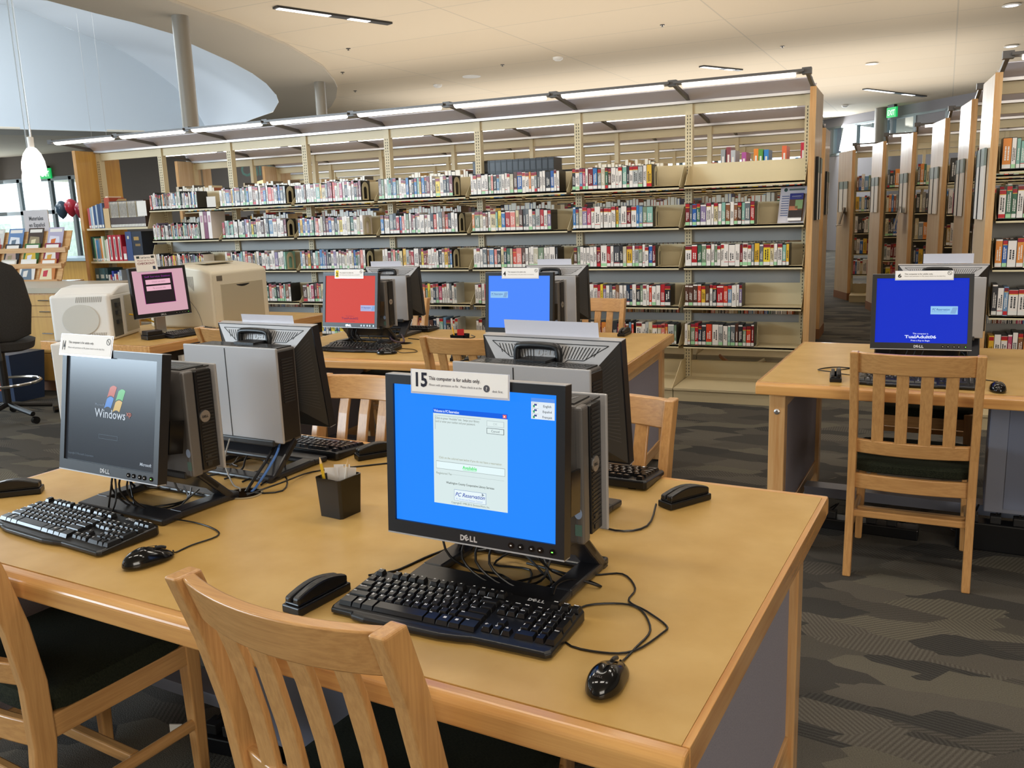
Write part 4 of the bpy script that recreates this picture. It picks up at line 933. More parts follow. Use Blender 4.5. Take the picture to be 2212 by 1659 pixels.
def screenxp():
    mb = MB(); scr(mb, 0, 0, 1, 1, '#20262e', 0)
    def wave(x, y, w, h, c):
        n = 8; top_ = [(x+w*i/n+.0, y-.02*math.sin(i/n*math.pi*.9)) for i in range(n+1)]; bot = [(a-.03, c_+h) for a, c_ in top_][::-1]
        mb.face([(-SW/2+SW*a, .0048, .290-SHH*c_) for a, c_ in (top_+bot)][::-1], 0, c)
    wave(.49, .275, .075, .095, '#b4523a'); wave(.585, .30, .075, .095, '#5fae6a'); wave(.46, .38, .075, .095, '#4a7fc8'); wave(.555, .405, .075, .095, '#c9a85a')
    stx(mb, 'Windows', .33, .56, .115, '#b9c2cc', fit=.34, bold=.01); stx(mb, 'xp', .68, .52, .07, '#b4644e', bold=.01); stx(mb, 'Microsoft', .33, .455, .035, '#6c7886')
    for a, c_, d, f in ((.38, .72, .59, .722), (.38, .757, .59, .759), (.38, .72, .382, .759), (.588, .72, .59, .759)): scr(mb, a, c_, d, f, '#64707c', 2)
    stx(mb, 'Copyright © Microsoft Corporation', .03, .945, .028, '#5d6874', fit=.30); stx(mb, 'Microsoft', .84, .95, .04, '#aab4be', shear=.2, bold=.02)
    return mb
MP = make_monitor(); TP = make_tower()
used = {'m': False, 't': False}; PENDING = []
def station(x, y, yaw, mlab, tlab, screen=None, tilt=5, zb=.112):
    if not used['m']: m = MP; used['m'] = True; tag(m, mlab, 'monitor', 'flat monitors')
    else: m = dup(MP, (0, 0, 0), 0, mlab, 'monitor', 'flat monitors')
    if not used['t']: t = TP; used['t'] = True; tag(t, tlab, 'computer', 'silver computers on black stands')
    else: t = dup(TP, (0, 0, 0), 0, tlab, 'computer', 'silver computers on black stands')
    m.location = (x, y, TZ+zb); m.rotation_euler = (-rad(tilt), 0, rad(yaw)); t.location = (x, y+.0, TZ+.0008); t.rotation_euler = (0, 0, rad(yaw))
    if screen is None: s = MB(); scr(s, 0, 0, 1, 1, '#101216', 0)
    else: s = screen
    PENDING.append((s, m))
    return m, t
def mloc(m, p): return m.matrix_basis @ Vector(p)
s15 = station(-.703, 1.334, -3.9, 'black monitor in the foreground with the blue reservation screen', 'silver computer mounted behind the foreground blue monitor', screen15(), tilt=4)
sxp = station(-1.757, 1.439, -5.4, 'black monitor at the left with the dark start-up screen', 'silver computer behind the dark start-up monitor at the left', screenxp(), tilt=10)
sb1 = station(-1.711, 2.076, 175.5, 'monitor seen from behind at the left, behind the tall silver computer', 'large silver computer seen from behind in the left centre', None, tilt=8)
sb2 = station(-.762, 1.975, 173.5, 'monitor seen from behind just beyond the foreground blue screen', 'silver computer with a black handle just behind the foreground blue screen', None, tilt=8)
sr = station(-2.843, 4.039, -1.7, 'monitor with a plain red screen on the middle table', 'silver computer beside the red screen', screen_idle('#d0463a', '02', (.71, .62), 0, True), tilt=8)
s4 = station(-1.781, 3.996, -.5, 'monitor with a bright blue screen on the middle table', 'silver computer beside the bright blue screen on the middle table', screen_idle('#4a86ff', '04', (.03, .30), 0), tilt=5)
sb3 = station(-2.90, 4.67, 182.5, 'monitor seen from behind, just right of the red screen', 'silver computer seen from behind, just right of the red screen', None, tilt=8)
sb4 = station(-1.80, 4.64, 180, 'monitor seen from behind, just right of the bright blue screen', 'silver computer seen from behind, just right of the bright blue screen', None, tilt=5)
s6 = station(.071, 3.842, 3.4, 'monitor with a deep blue screen on the right-hand table', 'silver computer behind the deep blue screen on the right-hand table', screen_idle('#0b2cc0', '06', (.60, .43), 0), tilt=12)
sb5 = station(.16, 4.50, 178, 'monitor almost hidden behind the deep blue screen, only its top edge showing', 'silver computer hidden behind the deep blue screen', None, tilt=8)

mm = dup(MP, (0, 0, 0), 0, 'monitor with a pink screen between the two printers', 'monitor', 'flat monitors')
for i_, (s_, m_) in enumerate(PENDING): s_.build('screen', SCRG if i_ == 1 else SCR, m_)
MB().box(.10, .2085, .115, .15, .2092, .145, 0, '#dfe6dc').box(.105, .2091, .118, .145, .2096, .128, 0, '#a9c0a4').build('barcode_sticker', PRINT, sb1[1])
# laminated signs on the monitors
def sign_on(m, u0, w, z0, h, lab, build, tilt=0, y=-.004, name='computer_sign'):
    e = empty(name); e.matrix_world = m.matrix_basis @ Matrix.Translation((u0, y, z0)) @ Matrix.Rotation(rad(tilt), 4, 'X'); tag(e, lab, 'sign', 'paper signs on the monitors')
    mb = MB(); mb.box(0, 0, 0, w, .0008, h, 0, '#fbf7f3'); mb.build('sheet', PRINT, e)
    mb = MB(); build(mb, w, h)
    if mb.f: mb.build('lettering', PRINT, e)
    MB().box(-.003, .0009, -.004, w+.003, .0012, h+.001).build('laminate', mat('laminate_film', '#d9d9e4', .08, spec=.8), e)
    return e
def b15(mb, w, h):
    mb.text('15', .036, (.0035, -.0004, .0105), col='#1e1a2c', bold=.03, fit=.031)
    mb.text('This computer is for adults only.', .0095, (.038, -.0004, .0235), col='#3a3444', bold=.014, fit=.109)
    mb.text('Minors with permission on file:   Please check in at the', .006, (.038, -.0004, .0125), col='#57525e', fit=.112)
    mb.mesh([(.160+.0065*math.cos(a*math.pi/10), -.0004, .0145+.0065*math.sin(a*math.pi/10)) for a in range(20)], [tuple(range(20))], 0, '#56545c')
    mb.text('?', .009, (.160, -.0008, .0112), col='#f0ece8', bold=.02, align='c'); mb.text('desk first.', .006, (.1715, -.0004, .0085), col='#57525e', fit=.022)
def bsmall(num, yellow=False):
    def f(mb, w, h):
        if yellow: mb.face([(.004, -.0003, .003), (.024, -.0003, .003), (.024, -.0003, h-.004), (.004, -.0003, h-.004)], 0, '#f2d51e')
        mb.text(num, h*.62, (.007, -.0006, h*.22), col='#241f1a', bold=.03, fit=.014)
        mb.text('This computer is for adults only.', .008, (.032, -.0004, h*.55), col='#4c4540', bold=.01, fit=w*.5)
        mb.text('Minors with permission on file: please check in at the desk first.', .006, (.032, -.0004, h*.3), col='#6a6460', fit=w*.72)
        n = 16; cx, cz, r0 = w-.012, h*.72, .008
        mb.mesh([(cx+r_*math.cos(2*math.pi*a/n), -.0005, cz+r_*math.sin(2*math.pi*a/n)) for r_ in (r0, r0-.0015) for a in range(n)], [(a, (a+1) % n, n+(a+1) % n, n+a) for a in range(n)], 0, '#3a3836')
        mb.face([(cx-.006, -.0007, cz+.005), (cx-.005, -.0007, cz+.006), (cx+.006, -.0007, cz-.005), (cx+.005, -.0007, cz-.006)], 0, '#3a3836')
    return f
sign_on(s15[0], -.124, .203, .279, .041, 'white laminated sign numbered 15 on the foreground monitor', b15)
sign_on(sxp[0], -.195, .20, .292, .05, 'brightly lit white sign taped to the dark start-up monitor', bsmall('14'), tilt=-6)
sign_on(sr[0], -.10, .19, .279, .045, 'cream sign with a yellow number patch on the red-screen monitor', bsmall('2', True))
sign_on(s4[0], -.09, .20, .279, .05, 'cream sign numbered 4 on the bright blue monitor', bsmall('4'))
sign_on(s6[0], -.10, .21, .285, .034, 'cream sign numbered 6 on the deep blue monitor', bsmall('6'))
def none_(mb, w, h): pass
def paper_top(m, x0, w, lab, z=.3095, h=.022, a=0):
    e = sign_on(m, x0, w, z, h, lab, none_, tilt=a, y=.006); return e
paper_top(sb1[0], -.10, .20, 'white folded sheet on top of the left monitor seen from behind')
paper_top(sb2[0], -.12, .25, 'white folded sheet on top of the monitor behind the foreground screen', h=.034)
paper_top(sb3[0], -.06, .21, 'white folded sheet on the monitor back right of the red screen', h=.03)
paper_top(sb4[0], -.085, .2, 'white folded sheet on the monitor back right of the bright blue screen', h=.03)
paper_top(sb5[0], -.12, .2, 'white folded sheet showing above the deep blue screen', z=.315, h=.04)

# ================================================================ KEYBOARDS, MICE, READERS
U = .019
def keyrows():
    K = []  # x(u), y(row m from front), width u, legend, depth u
    def add(x, y, w=1, s='', d=1): K.append((x, y, w, s, d))
    yF, y1, y2, y3, y4, y5 = .137, .108, .089, .070, .051, .031
    add(0, yF, 1, 'Esc')
    for i in range(4): add(2+i, yF, 1, f'F{i+1}')
    for i in range(4): add(6.5+i, yF, 1, f'F{i+5}')
    for i in range(4): add(11+i, yF, 1, f'F{i+9}')
    for i, c in enumerate('`1234567890-='): add(i, y1, 1, c)
    add(13, y1, 2, 'Backspace')
    add(0, y2, 1.5, 'Tab')
    for i, c in enumerate('QWERTYUIOP[]'): add(1.5+i, y2, 1, c)
    add(13.5, y2, 1.5, '\\')
    add(0, y3, 1.75, 'Caps Lock')
    for i, c in enumerate("ASDFGHJKL;'"): add(1.75+i, y3, 1, c)
    add(12.75, y3, 2.25, 'Enter')
    add(0, y4, 2.25, 'Shift')
    for i, c in enumerate('ZXCVBNM,./'): add(2.25+i, y4, 1, c)
    add(12.25, y4, 2.75, 'Shift')
    for x, w, s in ((0, 1.5, 'Ctrl'), (1.5, 1.1, ''), (2.6, 1.35, 'Alt'), (3.95, 5.6, ''), (9.55, 1.35, 'Alt'), (10.9, 1.3, ''), (12.2, 1.2, ''), (13.4, 1.6, 'Ctrl')): add(x, y5-.0035, w, s, 1.5)
    for j, row in enumerate((('Ins', 'Home', 'PgUp'), ('Del', 'End', 'PgDn'))):
        for i, s in enumerate(row): add(15.35+i, (y1, y2)[j], 1, s)
    add(16.35, y4, 1, '↑')
    for i, s in enumerate('←↓→'): add(15.35+i, y5, 1, s)
    for i, s in enumerate(('PrtSc', 'ScrLk', 'Pause')): add(19.65+i, yF-.002, 1, s)
    for i, s in enumerate(('Num', '/', '*', '-')): add(18.65+i, y1, 1, s)
    for j, row in enumerate(('789', '456', '123')):
        for i, s in enumerate(row): add(18.65+i, (y2, y3, y4)[j], 1, s)
    add(21.65, (y2+y3)/2, 1, '+', 2); add(21.65, (y4+y5)/2, 1, 'Enter', 2); add(18.65, y5, 2, '0'); add(20.65, y5, 1, '.')
    return K
def key_mb(mb, k, legend=True):
    x, y, w, s, d = k; x0 = .012+x*U; cx = x0+w*U/2; hx = w*U/2-.0009; hy = d*U/2-.0009
    zb = .013+.085*y; zt = zb+.0085; sy = .0016
    tall = d == 1.5
    tx, ty = hx-.0026, hy-.0028
    b4 = [(cx-hx, y-hy, zb), (cx+hx, y-hy, zb), (cx+hx, y+hy, zb), (cx-hx, y+hy, zb)]
    t4 = [(cx-tx, y-ty+sy-.001, zt-.0006), (cx+tx, y-ty+sy-.001, zt-.0006), (cx+tx, y+ty+sy, zt+.0008), (cx-tx, y+ty+sy, zt+.0008)]
    if tall: t4 = [(cx-hx+.001, y-hy+.004, zt-.001), (cx+hx-.001, y-hy+.004, zt-.001), (cx+hx-.002, y+ty, zt+.001), (cx-hx+.002, y+ty, zt+.001)]
    mb.hexa(b4+t4, 0)
    if s and legend:
        big = len(s) == 1; sz = .0068 if big else .0038
        mb.text(s, sz, (t4[0][0]+.0012, t4[3][1]-.0012-sz*.75, zt+.0012 if not tall else zt+.0016), (1, 0, 0), (0, 1, .06), mi=1, bold=.05)
    elif not s and legend and w < 1.4:
        mb.box(cx-.0028, y-.001, zt+.0003, cx+.0028, y+.0045, zt+.0010, 1)
LEG = mat('key_legend', '#f0f0f2', .6); KEYM = mat('key_black', '#141416', .28)
def make_keyboard(split):
    e = empty('keyboard')
    KW = .443
    out = [(0, .012), (.004, .002), (.05, 0), (.055, -.006), (.085, -.011), (.24, -.011), (.275, -.006), (.30, 0), (.435, .0), (KW, .008), (KW, .148), (.437, .156), (.30, .156), (.295, .163), (.22, .163), (.21, .156), (.006, .156), (0, .15)]
    R0 = []
    for inset, f in ((0, 0), (0, 1), (.004, 1.25)):
        ring = []
        for x, y in out:
            cx, cy = KW/2, .07; xx = x+(cx-x)*inset/.22; yy = y+(cy-y)*inset/.08
            ring.append((xx, yy, (.003 if f == 0 else (.010+.075*max(y, 0)+(.004 if f > 1 else 0)))))
        R0.append(ring)
    MB().rings(R0).build('base', BLK, e, bevel=.0015)
    for x in (.03, KW-.05): MB().box(x, .135, -.0005, x+.02, .15, .012).build('foot', BLKG, e)
    mb = MB(); x = .337; z = .027
    lg = [('D', 0, 0), ('L', .0190, 0), ('L', .0265, 0)]
    for s, dx, dy in lg: mb.text(s, .012, (x+dx, .139, z), (1, 0, 0), (0, 1, .08), bold=.05, fit=.0085 if s == 'D' else .0065)
    mb.text('E', .011, (x+.0112, .1385, z), (.86, .5, .02), (-.5, .86, .07), bold=.05, fit=.0075)
    mb.build('logo', mat('logo_chrome', '#e8e8ea', .2, .5), e)
    if split:
        Ks = keyrows(); extra = MB()
        for i, k in enumerate(Ks):
            if i < 100: mb = MB(); key_mb(mb, k); mb.build('key', [KEYM, LEG], e, bevel=.0008)
            else: key_mb(extra, k)
        o = extra.build('numpad_keys', [KEYM, LEG], e); o['kind'] = 'stuff'
    else:
        mb = MB()
        for k in keyrows(): key_mb(mb, k)
        mb.build('keys', [KEYM, LEG], e)
    return e
KB1 = make_keyboard(True); KB2 = make_keyboard(False)
def kb(proto, x, y, a, lab, first=False):
    if first: place(proto, (x, y, TZ+.001), rad(a)); tag(proto, lab, 'keyboard', 'black keyboards'); return proto
    return dup(proto, (x, y, TZ+.001), rad(a), lab, 'keyboard', 'black keyboards')
kb(KB1, -.931, 1.196, -2.5, 'black keyboard in front of the foreground blue screen', True)
kb(KB1, -2.012, 1.305, -8, 'black keyboard at the left edge below the dark start-up screen')
kb(KB2, -.565, 2.215, 176, 'black keyboard at the far side of the near table, right', True)
kb(KB2, -1.505, 2.205, 175, 'black keyboard across the near table, under the left monitor back')
kb(KB2, -2.935, 3.865, 2, 'black keyboard in front of the red screen')
kb(KB2, -2.70, 4.83, 182, 'black keyboard at the far side of the middle table, right of the red screen')
kb(KB2, -.165, 3.605, -2, 'black keyboard in front of the deep blue screen, seen through the chair back')
kb(KB2, -1.98, 3.76, 1, 'black keyboard in front of the bright blue screen')
def cord(name, pts, r_, par):
    return MB().tube(pts, r_, 8).build(name, BLK, par, smooth=True)
def make_mouse(x, y, a, lab, path, wz=0):
    e = empty('computer_mouse', (x, y, TZ+.0008), rad(a), lab, 'mouse', 'black mice')
    R0 = []; n = 24; sec = [(0, .0, .001), (.0, 1, .0015), (.25, 1.0, .006), (.55, .95, .016), (.8, .78, .026), (.94, .5, .0325), (1, .2, .035)]
    def outl(t):
        a_ = 2*math.pi*t; c, s = math.cos(a_), math.sin(a_); wx = .031*(1-.10*(s > 0)*s)-.004*math.exp(-((s-.1)/.35)**2)
        return wx*c, .056*s
    for f, sc, z in sec:
        ring = []
        for i in range(n):
            ox, oy = outl(i/n); zz = z*(1.06-.18*(oy/.056)**2-.14*(oy/.056)) if z > .006 else z
            ring.append((ox*sc, oy*sc-(.004*f), zz))
        R0.append(ring)
    o = MB().rings(R0[1:]).build('body', BLKG, e, smooth=True)
    md = o.modifiers.new('sub', 'SUBSURF'); md.levels = 1; md.render_levels = 2
    MB().tube([(0, .016, .0305), (0, .028, .0288), (0, .038, .0243)], .0034, 8).build('scroll_wheel', DKG, e, smooth=True)
    mb = MB(); mb.tube([(.0005, -.02, .0362), (.0005, 0, .0368), (.0005, .02, .0342)], .0006, 6); mb.build('button_seam', DKG, e)
    MB().text('DELL', .006, (-.007, -.040, .0318), (1, 0, 0), (0, .93, .36)).build('logo', SILD, e)
    inv = e.matrix_basis.inverted(); pts = [inv @ Vector((p[0], p[1], TZ+(p[2] if len(p) > 2 else .003))) for p in path]
    cord('cord', [(0, .053, .012)]+[tuple(p) for p in pts], .0019, e); return e
make_mouse(-.381, 1.148, -3, 'black mouse on the near table right of the foreground keyboard', [(-.379, 1.221, .003), (-.372, 1.27), (-.366, 1.333), (-.40, 1.40), (-.44, 1.415), (-.5, 1.385), (-.506, 1.33, .004), (-.487, 1.245, .002), (-.42, 1.232), (-.372, 1.256), (-.345, 1.33), (-.345, 1.359), (-.39, 1.40), (-.433, 1.43), (-.437, 1.486), (-.479, 1.542), (-.533, 1.518), (-.60, 1.47, .02), (-.66, 1.41, .15)])
make_mouse(-1.445, 1.262, -22, 'black mouse right of the left keyboard', [(-1.432, 1.325), (-1.43, 1.37), (-1.415, 1.43), (-1.443, 1.462), (-1.536, 1.487), (-1.66, 1.46, .016), (-1.74, 1.50, .004), (-1.80, 1.54, .10)])
make_mouse(-2.49, 3.865, -60, 'black mouse right of the keyboard by the red screen', [(-2.42, 3.905), (-2.36, 3.95), (-2.42, 4.02), (-2.55, 4.06), (-2.68, 4.12, .02)])
make_mouse(.335, 3.61, 5, 'black mouse on the right-hand table beside the deep blue screen', [(.34, 3.68), (.36, 3.74), (.33, 3.80), (.22, 3.86), (.14, 3.95, .03)])
RX, RY = -1.432, 2.135
def make_reader(x, y, a, lab, path=None):
    e = empty('card_reader', (x, y, TZ+.0008), rad(a), lab, 'card reader', 'black card swipe readers')
    MB().box(-.017, -.05, 0, .017, .05, .012).box(-.014, -.047, .012, .014, .047, .016).build('base', BLK, e, bevel=.002)
    arch = [(-.047, .014), (-.047, .024)]+[(-.047+.094*k/8, .024+.010*math.sin(math.pi*k/8)) for k in range(1, 8)]+[(.047, .024), (.047, .014)]
    MB().prism(arch, 'yz', .0015, .0145).build('housing', BLK, e, bevel=.003)
    MB().prism([(a_*1.0, c*.93) for a_, c in arch], 'yz', -.0135, -.003).build('housing', DKG, e, bevel=.003)
    MB().box(-.003, -.044, .014, .0015, .044, .016).build('swipe_slot', BLKG, e)
    if path:
        inv = e.matrix_basis.inverted(); cord('cord', [tuple(inv @ Vector((p[0], p[1], TZ+(p[2] if len(p) > 2 else .003)))) for p in path], .0018, e)
    e.scale = (1.35, 1.35, 1.35) ; return e
make_reader(-.985, 1.235, -9, 'black card reader left of the foreground keyboard')
make_reader(-.463, 2.005, -33, 'black card reader at the far right of the near table', [(-.503, 1.955, .01), (-.494, 1.863), (-.538, 1.826), (-.618, 1.871), (-.66, 1.96)])
make_reader(-2.19, 1.50, -50, 'black card reader at the left edge beyond the keyboard')
make_reader(-.237, 3.70, 4, 'black card reader on the right-hand table, its grey cable coiled behind', [(-.25, 3.77, .01), (-.30, 3.84), (-.24, 3.90), (-.12, 3.86), (-.05, 3.92)])
make_reader(RX, RY, -38, 'black card reader across the near table beside the monitor edge', None)
make_reader(-2.03, 3.80, 10, 'black card reader on the middle table beside the oak chair')
make_reader(-1.46, 4.78, 0, 'black card reader at the far right of the middle table')
# loose cords
def cable(pts, lab, r_=.0024, m=None, z=TZ):
    o = MB().tube([(p[0], p[1], z+(p[2] if len(p) > 2 else r_)) for p in pts], r_, 8).build('cable', m or BLK, smooth=True); tag(o, lab, 'cable'); return o
cable([(-.955, 1.362, .004), (-.92, 1.40), (-.907, 1.433), (-.889, 1.50), (-.86, 1.56), (-.80, 1.48, .03), (-.78, 1.40, .15)], 'black cord curving from the foreground keyboard left under the screen')
cable([(-.80, 1.40, .15), (-.79, 1.39, .07), (-.75, 1.41, .03), (-.70, 1.45, .006), (-.64, 1.42), (-.66, 1.50), (-.74, 1.50), (-.70, 1.54, .02), (-.6, 1.46, .006), (-.548, 1.44)], 'tangle of black cord inside the stand of the foreground computer')
cable([(-.555, 1.36, .026), (-.56, 1.40, .03), (-.545, 1.45, .02), (-.50, 1.47, .004), (-.56, 1.50), (-.68, 1.53)], 'black keyboard cord leaving the top of the foreground keyboard')
cable([(-1.95, 1.478, .004), (-1.90, 1.50), (-1.84, 1.50), (-1.80, 1.47, .02), (-1.79, 1.50, .15)], 'black cord under the dark start-up screen')
cable([(-1.73, 1.385, .028), (-1.735, 1.41, .03), (-1.77, 1.45, .012), (-1.78, 1.48, .05), (-1.80, 1.50, .15)], 'black keyboard cord rising in front of the left stand')
cable([(-1.60, 1.90, .11), (-1.578, 1.86, .08), (-1.566, 1.80, .045), (-1.566, 1.745, .01), (-1.566, 1.725, .002)], 'blue network cable dropping into the table grommet', .0034, mat('blue_cable', '#4a74b8', .35))
cable([(-1.61, 1.90, .10), (-1.60, 1.84, .06), (-1.586, 1.77, .03), (-1.58, 1.72, .002)], 'thick black cable dropping into the table grommet', .0042)
cable([(-1.75, 1.86, .10), (-1.72, 1.80, .05), (-1.66, 1.76, .004), (-1.62, 1.74, .003), (-1.60, 1.72, .002)], 'grey cable looping into the table grommet', .0022, mat('grey_cable', '#9a9690', .4))
cable([(-1.56, 1.70, .002), (-1.50, 1.78, .02), (-1.52, 1.93), (-1.42, 2.02), (-1.30, 2.12)], 'black cord between the left computers and the far card reader')
cable([(-1.57, 1.71, .001), (-1.49, 1.76), (-1.58, 1.88), (-1.70, 1.92, .03)], 'black cord crossing the table behind the dark start-up monitor')
cable([(-2.68, 4.40), (-2.50, 4.36), (-2.36, 4.40), (-2.30, 4.52), (-2.36, 4.60)], 'black cord trailing across the middle table top')
cable([(-2.75, 4.30, .08), (-2.68, 4.22, .02), (-2.62, 4.25), (-2.7, 4.36, .03)], 'purple-grey cable bundle behind the red-screen computer', .005, mat('purple_cable', '#5a4450', .4))
cable([(-.10, 3.70, .02), (-.13, 3.78), (-.25, 3.84), (-.20, 3.95), (-.02, 3.98, .03)], 'dark cord loop left of the deep blue screen')
# pencil cups
def cup(x, y, a, lab, dark):
    e = empty('pencil_cup', (x, y, TZ+.0006), rad(a), lab, 'pencil cup')
    w0, w1, h = .036, .041, .098; mb = MB(); R0 = []
    for w_, z in ((w0, 0), (w1, h), (w1-.003, h), (w0-.003, .004)):
        R0.append([(math.copysign(min(abs(math.cos(t)*1.35), 1), math.cos(t))*w_, math.copysign(min(abs(math.sin(t)*1.35), 1), math.sin(t))*w_, z) for t in [2*math.pi*i/32+math.pi/32 for i in range(32)]])
    mb.rings(R0).build('cup', BLKG, e, smooth=True); return e
cup(-1.235, 1.665, -8, 'square black pencil cup in the middle of the near table', 1)
cup(-2.115, 3.99, 5, 'square black pencil cup on the middle table left of the bright blue screen', 1)
def pencil(x, y, z, dx, dy, L_, c, lab, tip='#2a2a2a'):
    d = Vector((dx, dy, 1)).normalized(); p = Vector((x, y, z)); o = MB()
    def seg(a, b_, r0, r1, col):
        t = d.orthogonal().normalized(); s_ = d.cross(t); n = 6
        o.rings([[p+d*a+(t*math.cos(2*math.pi*i/n)+s_*math.sin(2*math.pi*i/n))*r0 for i in range(n)], [p+d*b_+(t*math.cos(2*math.pi*i/n)+s_*math.sin(2*math.pi*i/n))*r1 for i in range(n)]], True, True, 0, col)
    seg(0, L_-.02, .0036, .0036, c); seg(L_-.02, L_-.004, .0036, .001, '#e2c08a'); seg(L_-.004, L_, .001, .0002, tip)
    ob = o.build('pencil', PRINT); tag(ob, lab, 'pencil')
pencil(-1.250, 1.645, TZ+.008, -.20, .06, .142, '#e5bb22', 'short yellow pencil at the left of the near pencil cup')
pencil(-1.228, 1.66, TZ+.008, .16, .08, .135, '#efe9e0', 'white pencil leaning right in the near pencil cup', '#c8b8a0')
pencil(-1.225, 1.675, TZ+.008, .05, -.04, .118, '#c98a7a', 'small pink pencil stub in the near pencil cup')
pencil(-2.13, 3.985, TZ+.008, -.22, .05, .15, '#e5a822', 'orange pencil in the middle-table cup')
for i, (dx, dy, h) in enumerate([(-.012, .006, .108), (.004, .012, .116), (.014, .0, .112)]):
    o = MB().box(-.02, 0, 0, .02, .0006, h, 0, '#efeae6').build('paper_slip', PRINT); o.location = (-1.235+dx, 1.665+dy, TZ+.006); o.rotation_euler = (0, rad((i-1)*7), rad(20*i)); tag(o, ['white paper slip at the left in the near pencil cup', 'tallest white paper slip in the middle of the near pencil cup', 'white paper slip at the right in the near pencil cup'][i], 'paper')
o = MB().box(-.018, 0, 0, .018, .001, .12, 0, '#c22a2a').build('paper_slip', PRINT); place(o, (-2.11, 3.99, TZ+.006), rad(20)); tag(o, 'red card standing in the middle-table pencil cup', 'paper')

# ================================================================ FLOOR CLUTTER
def strip(x, y, a, lab, L_=.42, box_=False):
    e = empty('power_strip', (x, y, 0), rad(a), lab, 'power strip')
    MB().box(-L_/2, -.04, .001, L_/2, .04, .05 if not box_ else .12).build('body', BLK, e, bevel=.005)
    for i in range(4):
        x_ = -L_/2+.06+i*L_/5; zt = .05 if not box_ else .12
        MB().box(x_-.02, -.025, zt-.001, x_+.02, .025, zt+.03).build('plug', DKG, e, bevel=.003)
        rng = random.Random(i+int(x*10)); MB().tube([(x_, 0, zt+.028), (x_+.02, .05, zt+.05), (x_+rng.uniform(-.05, .05), .10, .03), (x_+rng.uniform(-.1, .1), .16, .006), (x_+rng.uniform(-.15, .15), .19, .006)], .0035, 7).build('cord', BLK, e, smooth=True)
strip(-1.62, 1.66, 5, 'black power adapter and plugs on the carpet under the near table, left', .3)
strip(-1.32, 1.40, 60, 'black tangle of plugs behind the foreground chair', .34, True)
strip(-1.02, 1.50, 10, 'second black power strip under the near table behind the chair slats', .34, True)
strip(-.10, 3.98, -5, 'black power strip on the carpet under the right-hand table')
strip(.46, 3.93, -4, 'large black power unit on the carpet under the wire cabinet at the right edge', .42, True)
o = MB().box(-.018, 0, 0, .018, .004, .026).build('tag', WHT); place(o, (-1.83, 1.62, .03), rad(20)); tag(o, 'small white tag on the power cord under the near table', 'tag')

# ================================================================ SERVICE COUNTER AND OFFICE CORNER
e = empty('service_counter', (-4.12, 3.79, 0), rad(-2), 'maple-edged service counter carrying the printers at the left', 'counter')
MB().box(-1.0, .02, .705, -.02, 1.75, .74).build('counter_top', LAMI, e)
MB().box(-.02, 0, .685, 0, 1.77, .74).box(-1.0, 0, .685, -.02, .02, .74).build('edge_band', EDGEY, e, bevel=.003)
MB().box(-.98, .06, 0, -.06, 1.7, .60).build('cabinet', MAPLE['z'], e)
MB().box(-.06, .06, .60, -.058, 1.7, .68).box(-.98, .05, .62, -.06, .06, .66).build('gap_shade', mat('shadow_box', '#33281c', .9), e)  # dark sheets standing for the shade in the open slot
for i in range(4):
    o = MB().box(0, -.02, 0, .03+.01*i, .04, .04, 0, ['#e8e4dc', '#2a2a2c', '#e8e4dc', '#3a3a3c'][i]).build('small_box', PRINT); place(o, (-4.155, 4.06+i*.07, .605), 0); tag(o, ['white label box', 'black label box', 'pale label box', 'grey label box'][i]+' in the slot below the counter top', 'box')
# white laser printer
e = empty('laser_printer', (-4.865, 4.07, TZ), rad(25), 'white laser printer with rounded side at the left of the counter', 'printer')
MB().box(-.19, -.22, 0, .19, .22, .30).build('body', WPL, e, bevel=.02, seg=4)
R0 = [[(x, y, z) for y, z in ((-.2, .28), (-.05, .335), (.1, .345), (.22, .33), (.22, .28))] for x in (-.19, .19)]
MB().rings(R0).build('top_cover', WPL, e, bevel=.01, seg=3)
ring = [(.115*math.cos(t*math.pi/18), -.225, .14+.095*math.sin(t*math.pi/18)) for t in range(36)]; ring2 = [(.118*math.cos(t*math.pi/18), -.2245, .14+.098*math.sin(t*math.pi/18)) for t in range(36)]
MB().rings([ring2, ring], cap=False).mesh(ring, [tuple(range(36))]).build('side_door', mat('white_plastic_b', '#d8d6cf', .35), e)
mb = MB()
for i in range(14): mb.mesh([(-.02+i*.012, -.2215, .25), (-.016+i*.012, -.2215, .25), (-.008+i*.012, -.2215, .285), (-.012+i*.012, -.2215, .285)], [(0, 1, 2, 3)]); mb.mesh([(.0+i*.011, -.2215, .03), (.004+i*.011, -.2215, .03), (.012+i*.011, -.2215, .055), (.008+i*.011, -.2215, .055)], [(0, 1, 2, 3)])
mb.build('vent_slots', mat('vent_shadow', '#8d8a84', .8), e)
MB().box(.19, -.19, .02, .193, -.06, .26).build('port_panel', mat('port_grey', '#55554e', .6), e)
MB().box(.192, .0, .03, .194, .19, .27).build('rear_cover', BEIG, e)
for z in (.10, .16, .21): MB().box(.193, -.15, z, .21, -.10, z+.025).build('port', DKG, e)
cable([(-4.78, 4.16, .13), (-4.72, 4.19, .14), (-4.66, 4.24, .12), (-4.60, 4.33, .06)], 'yellow network cable behind the white printer', .005, mat('yellow_cable', '#e8b818', .4))
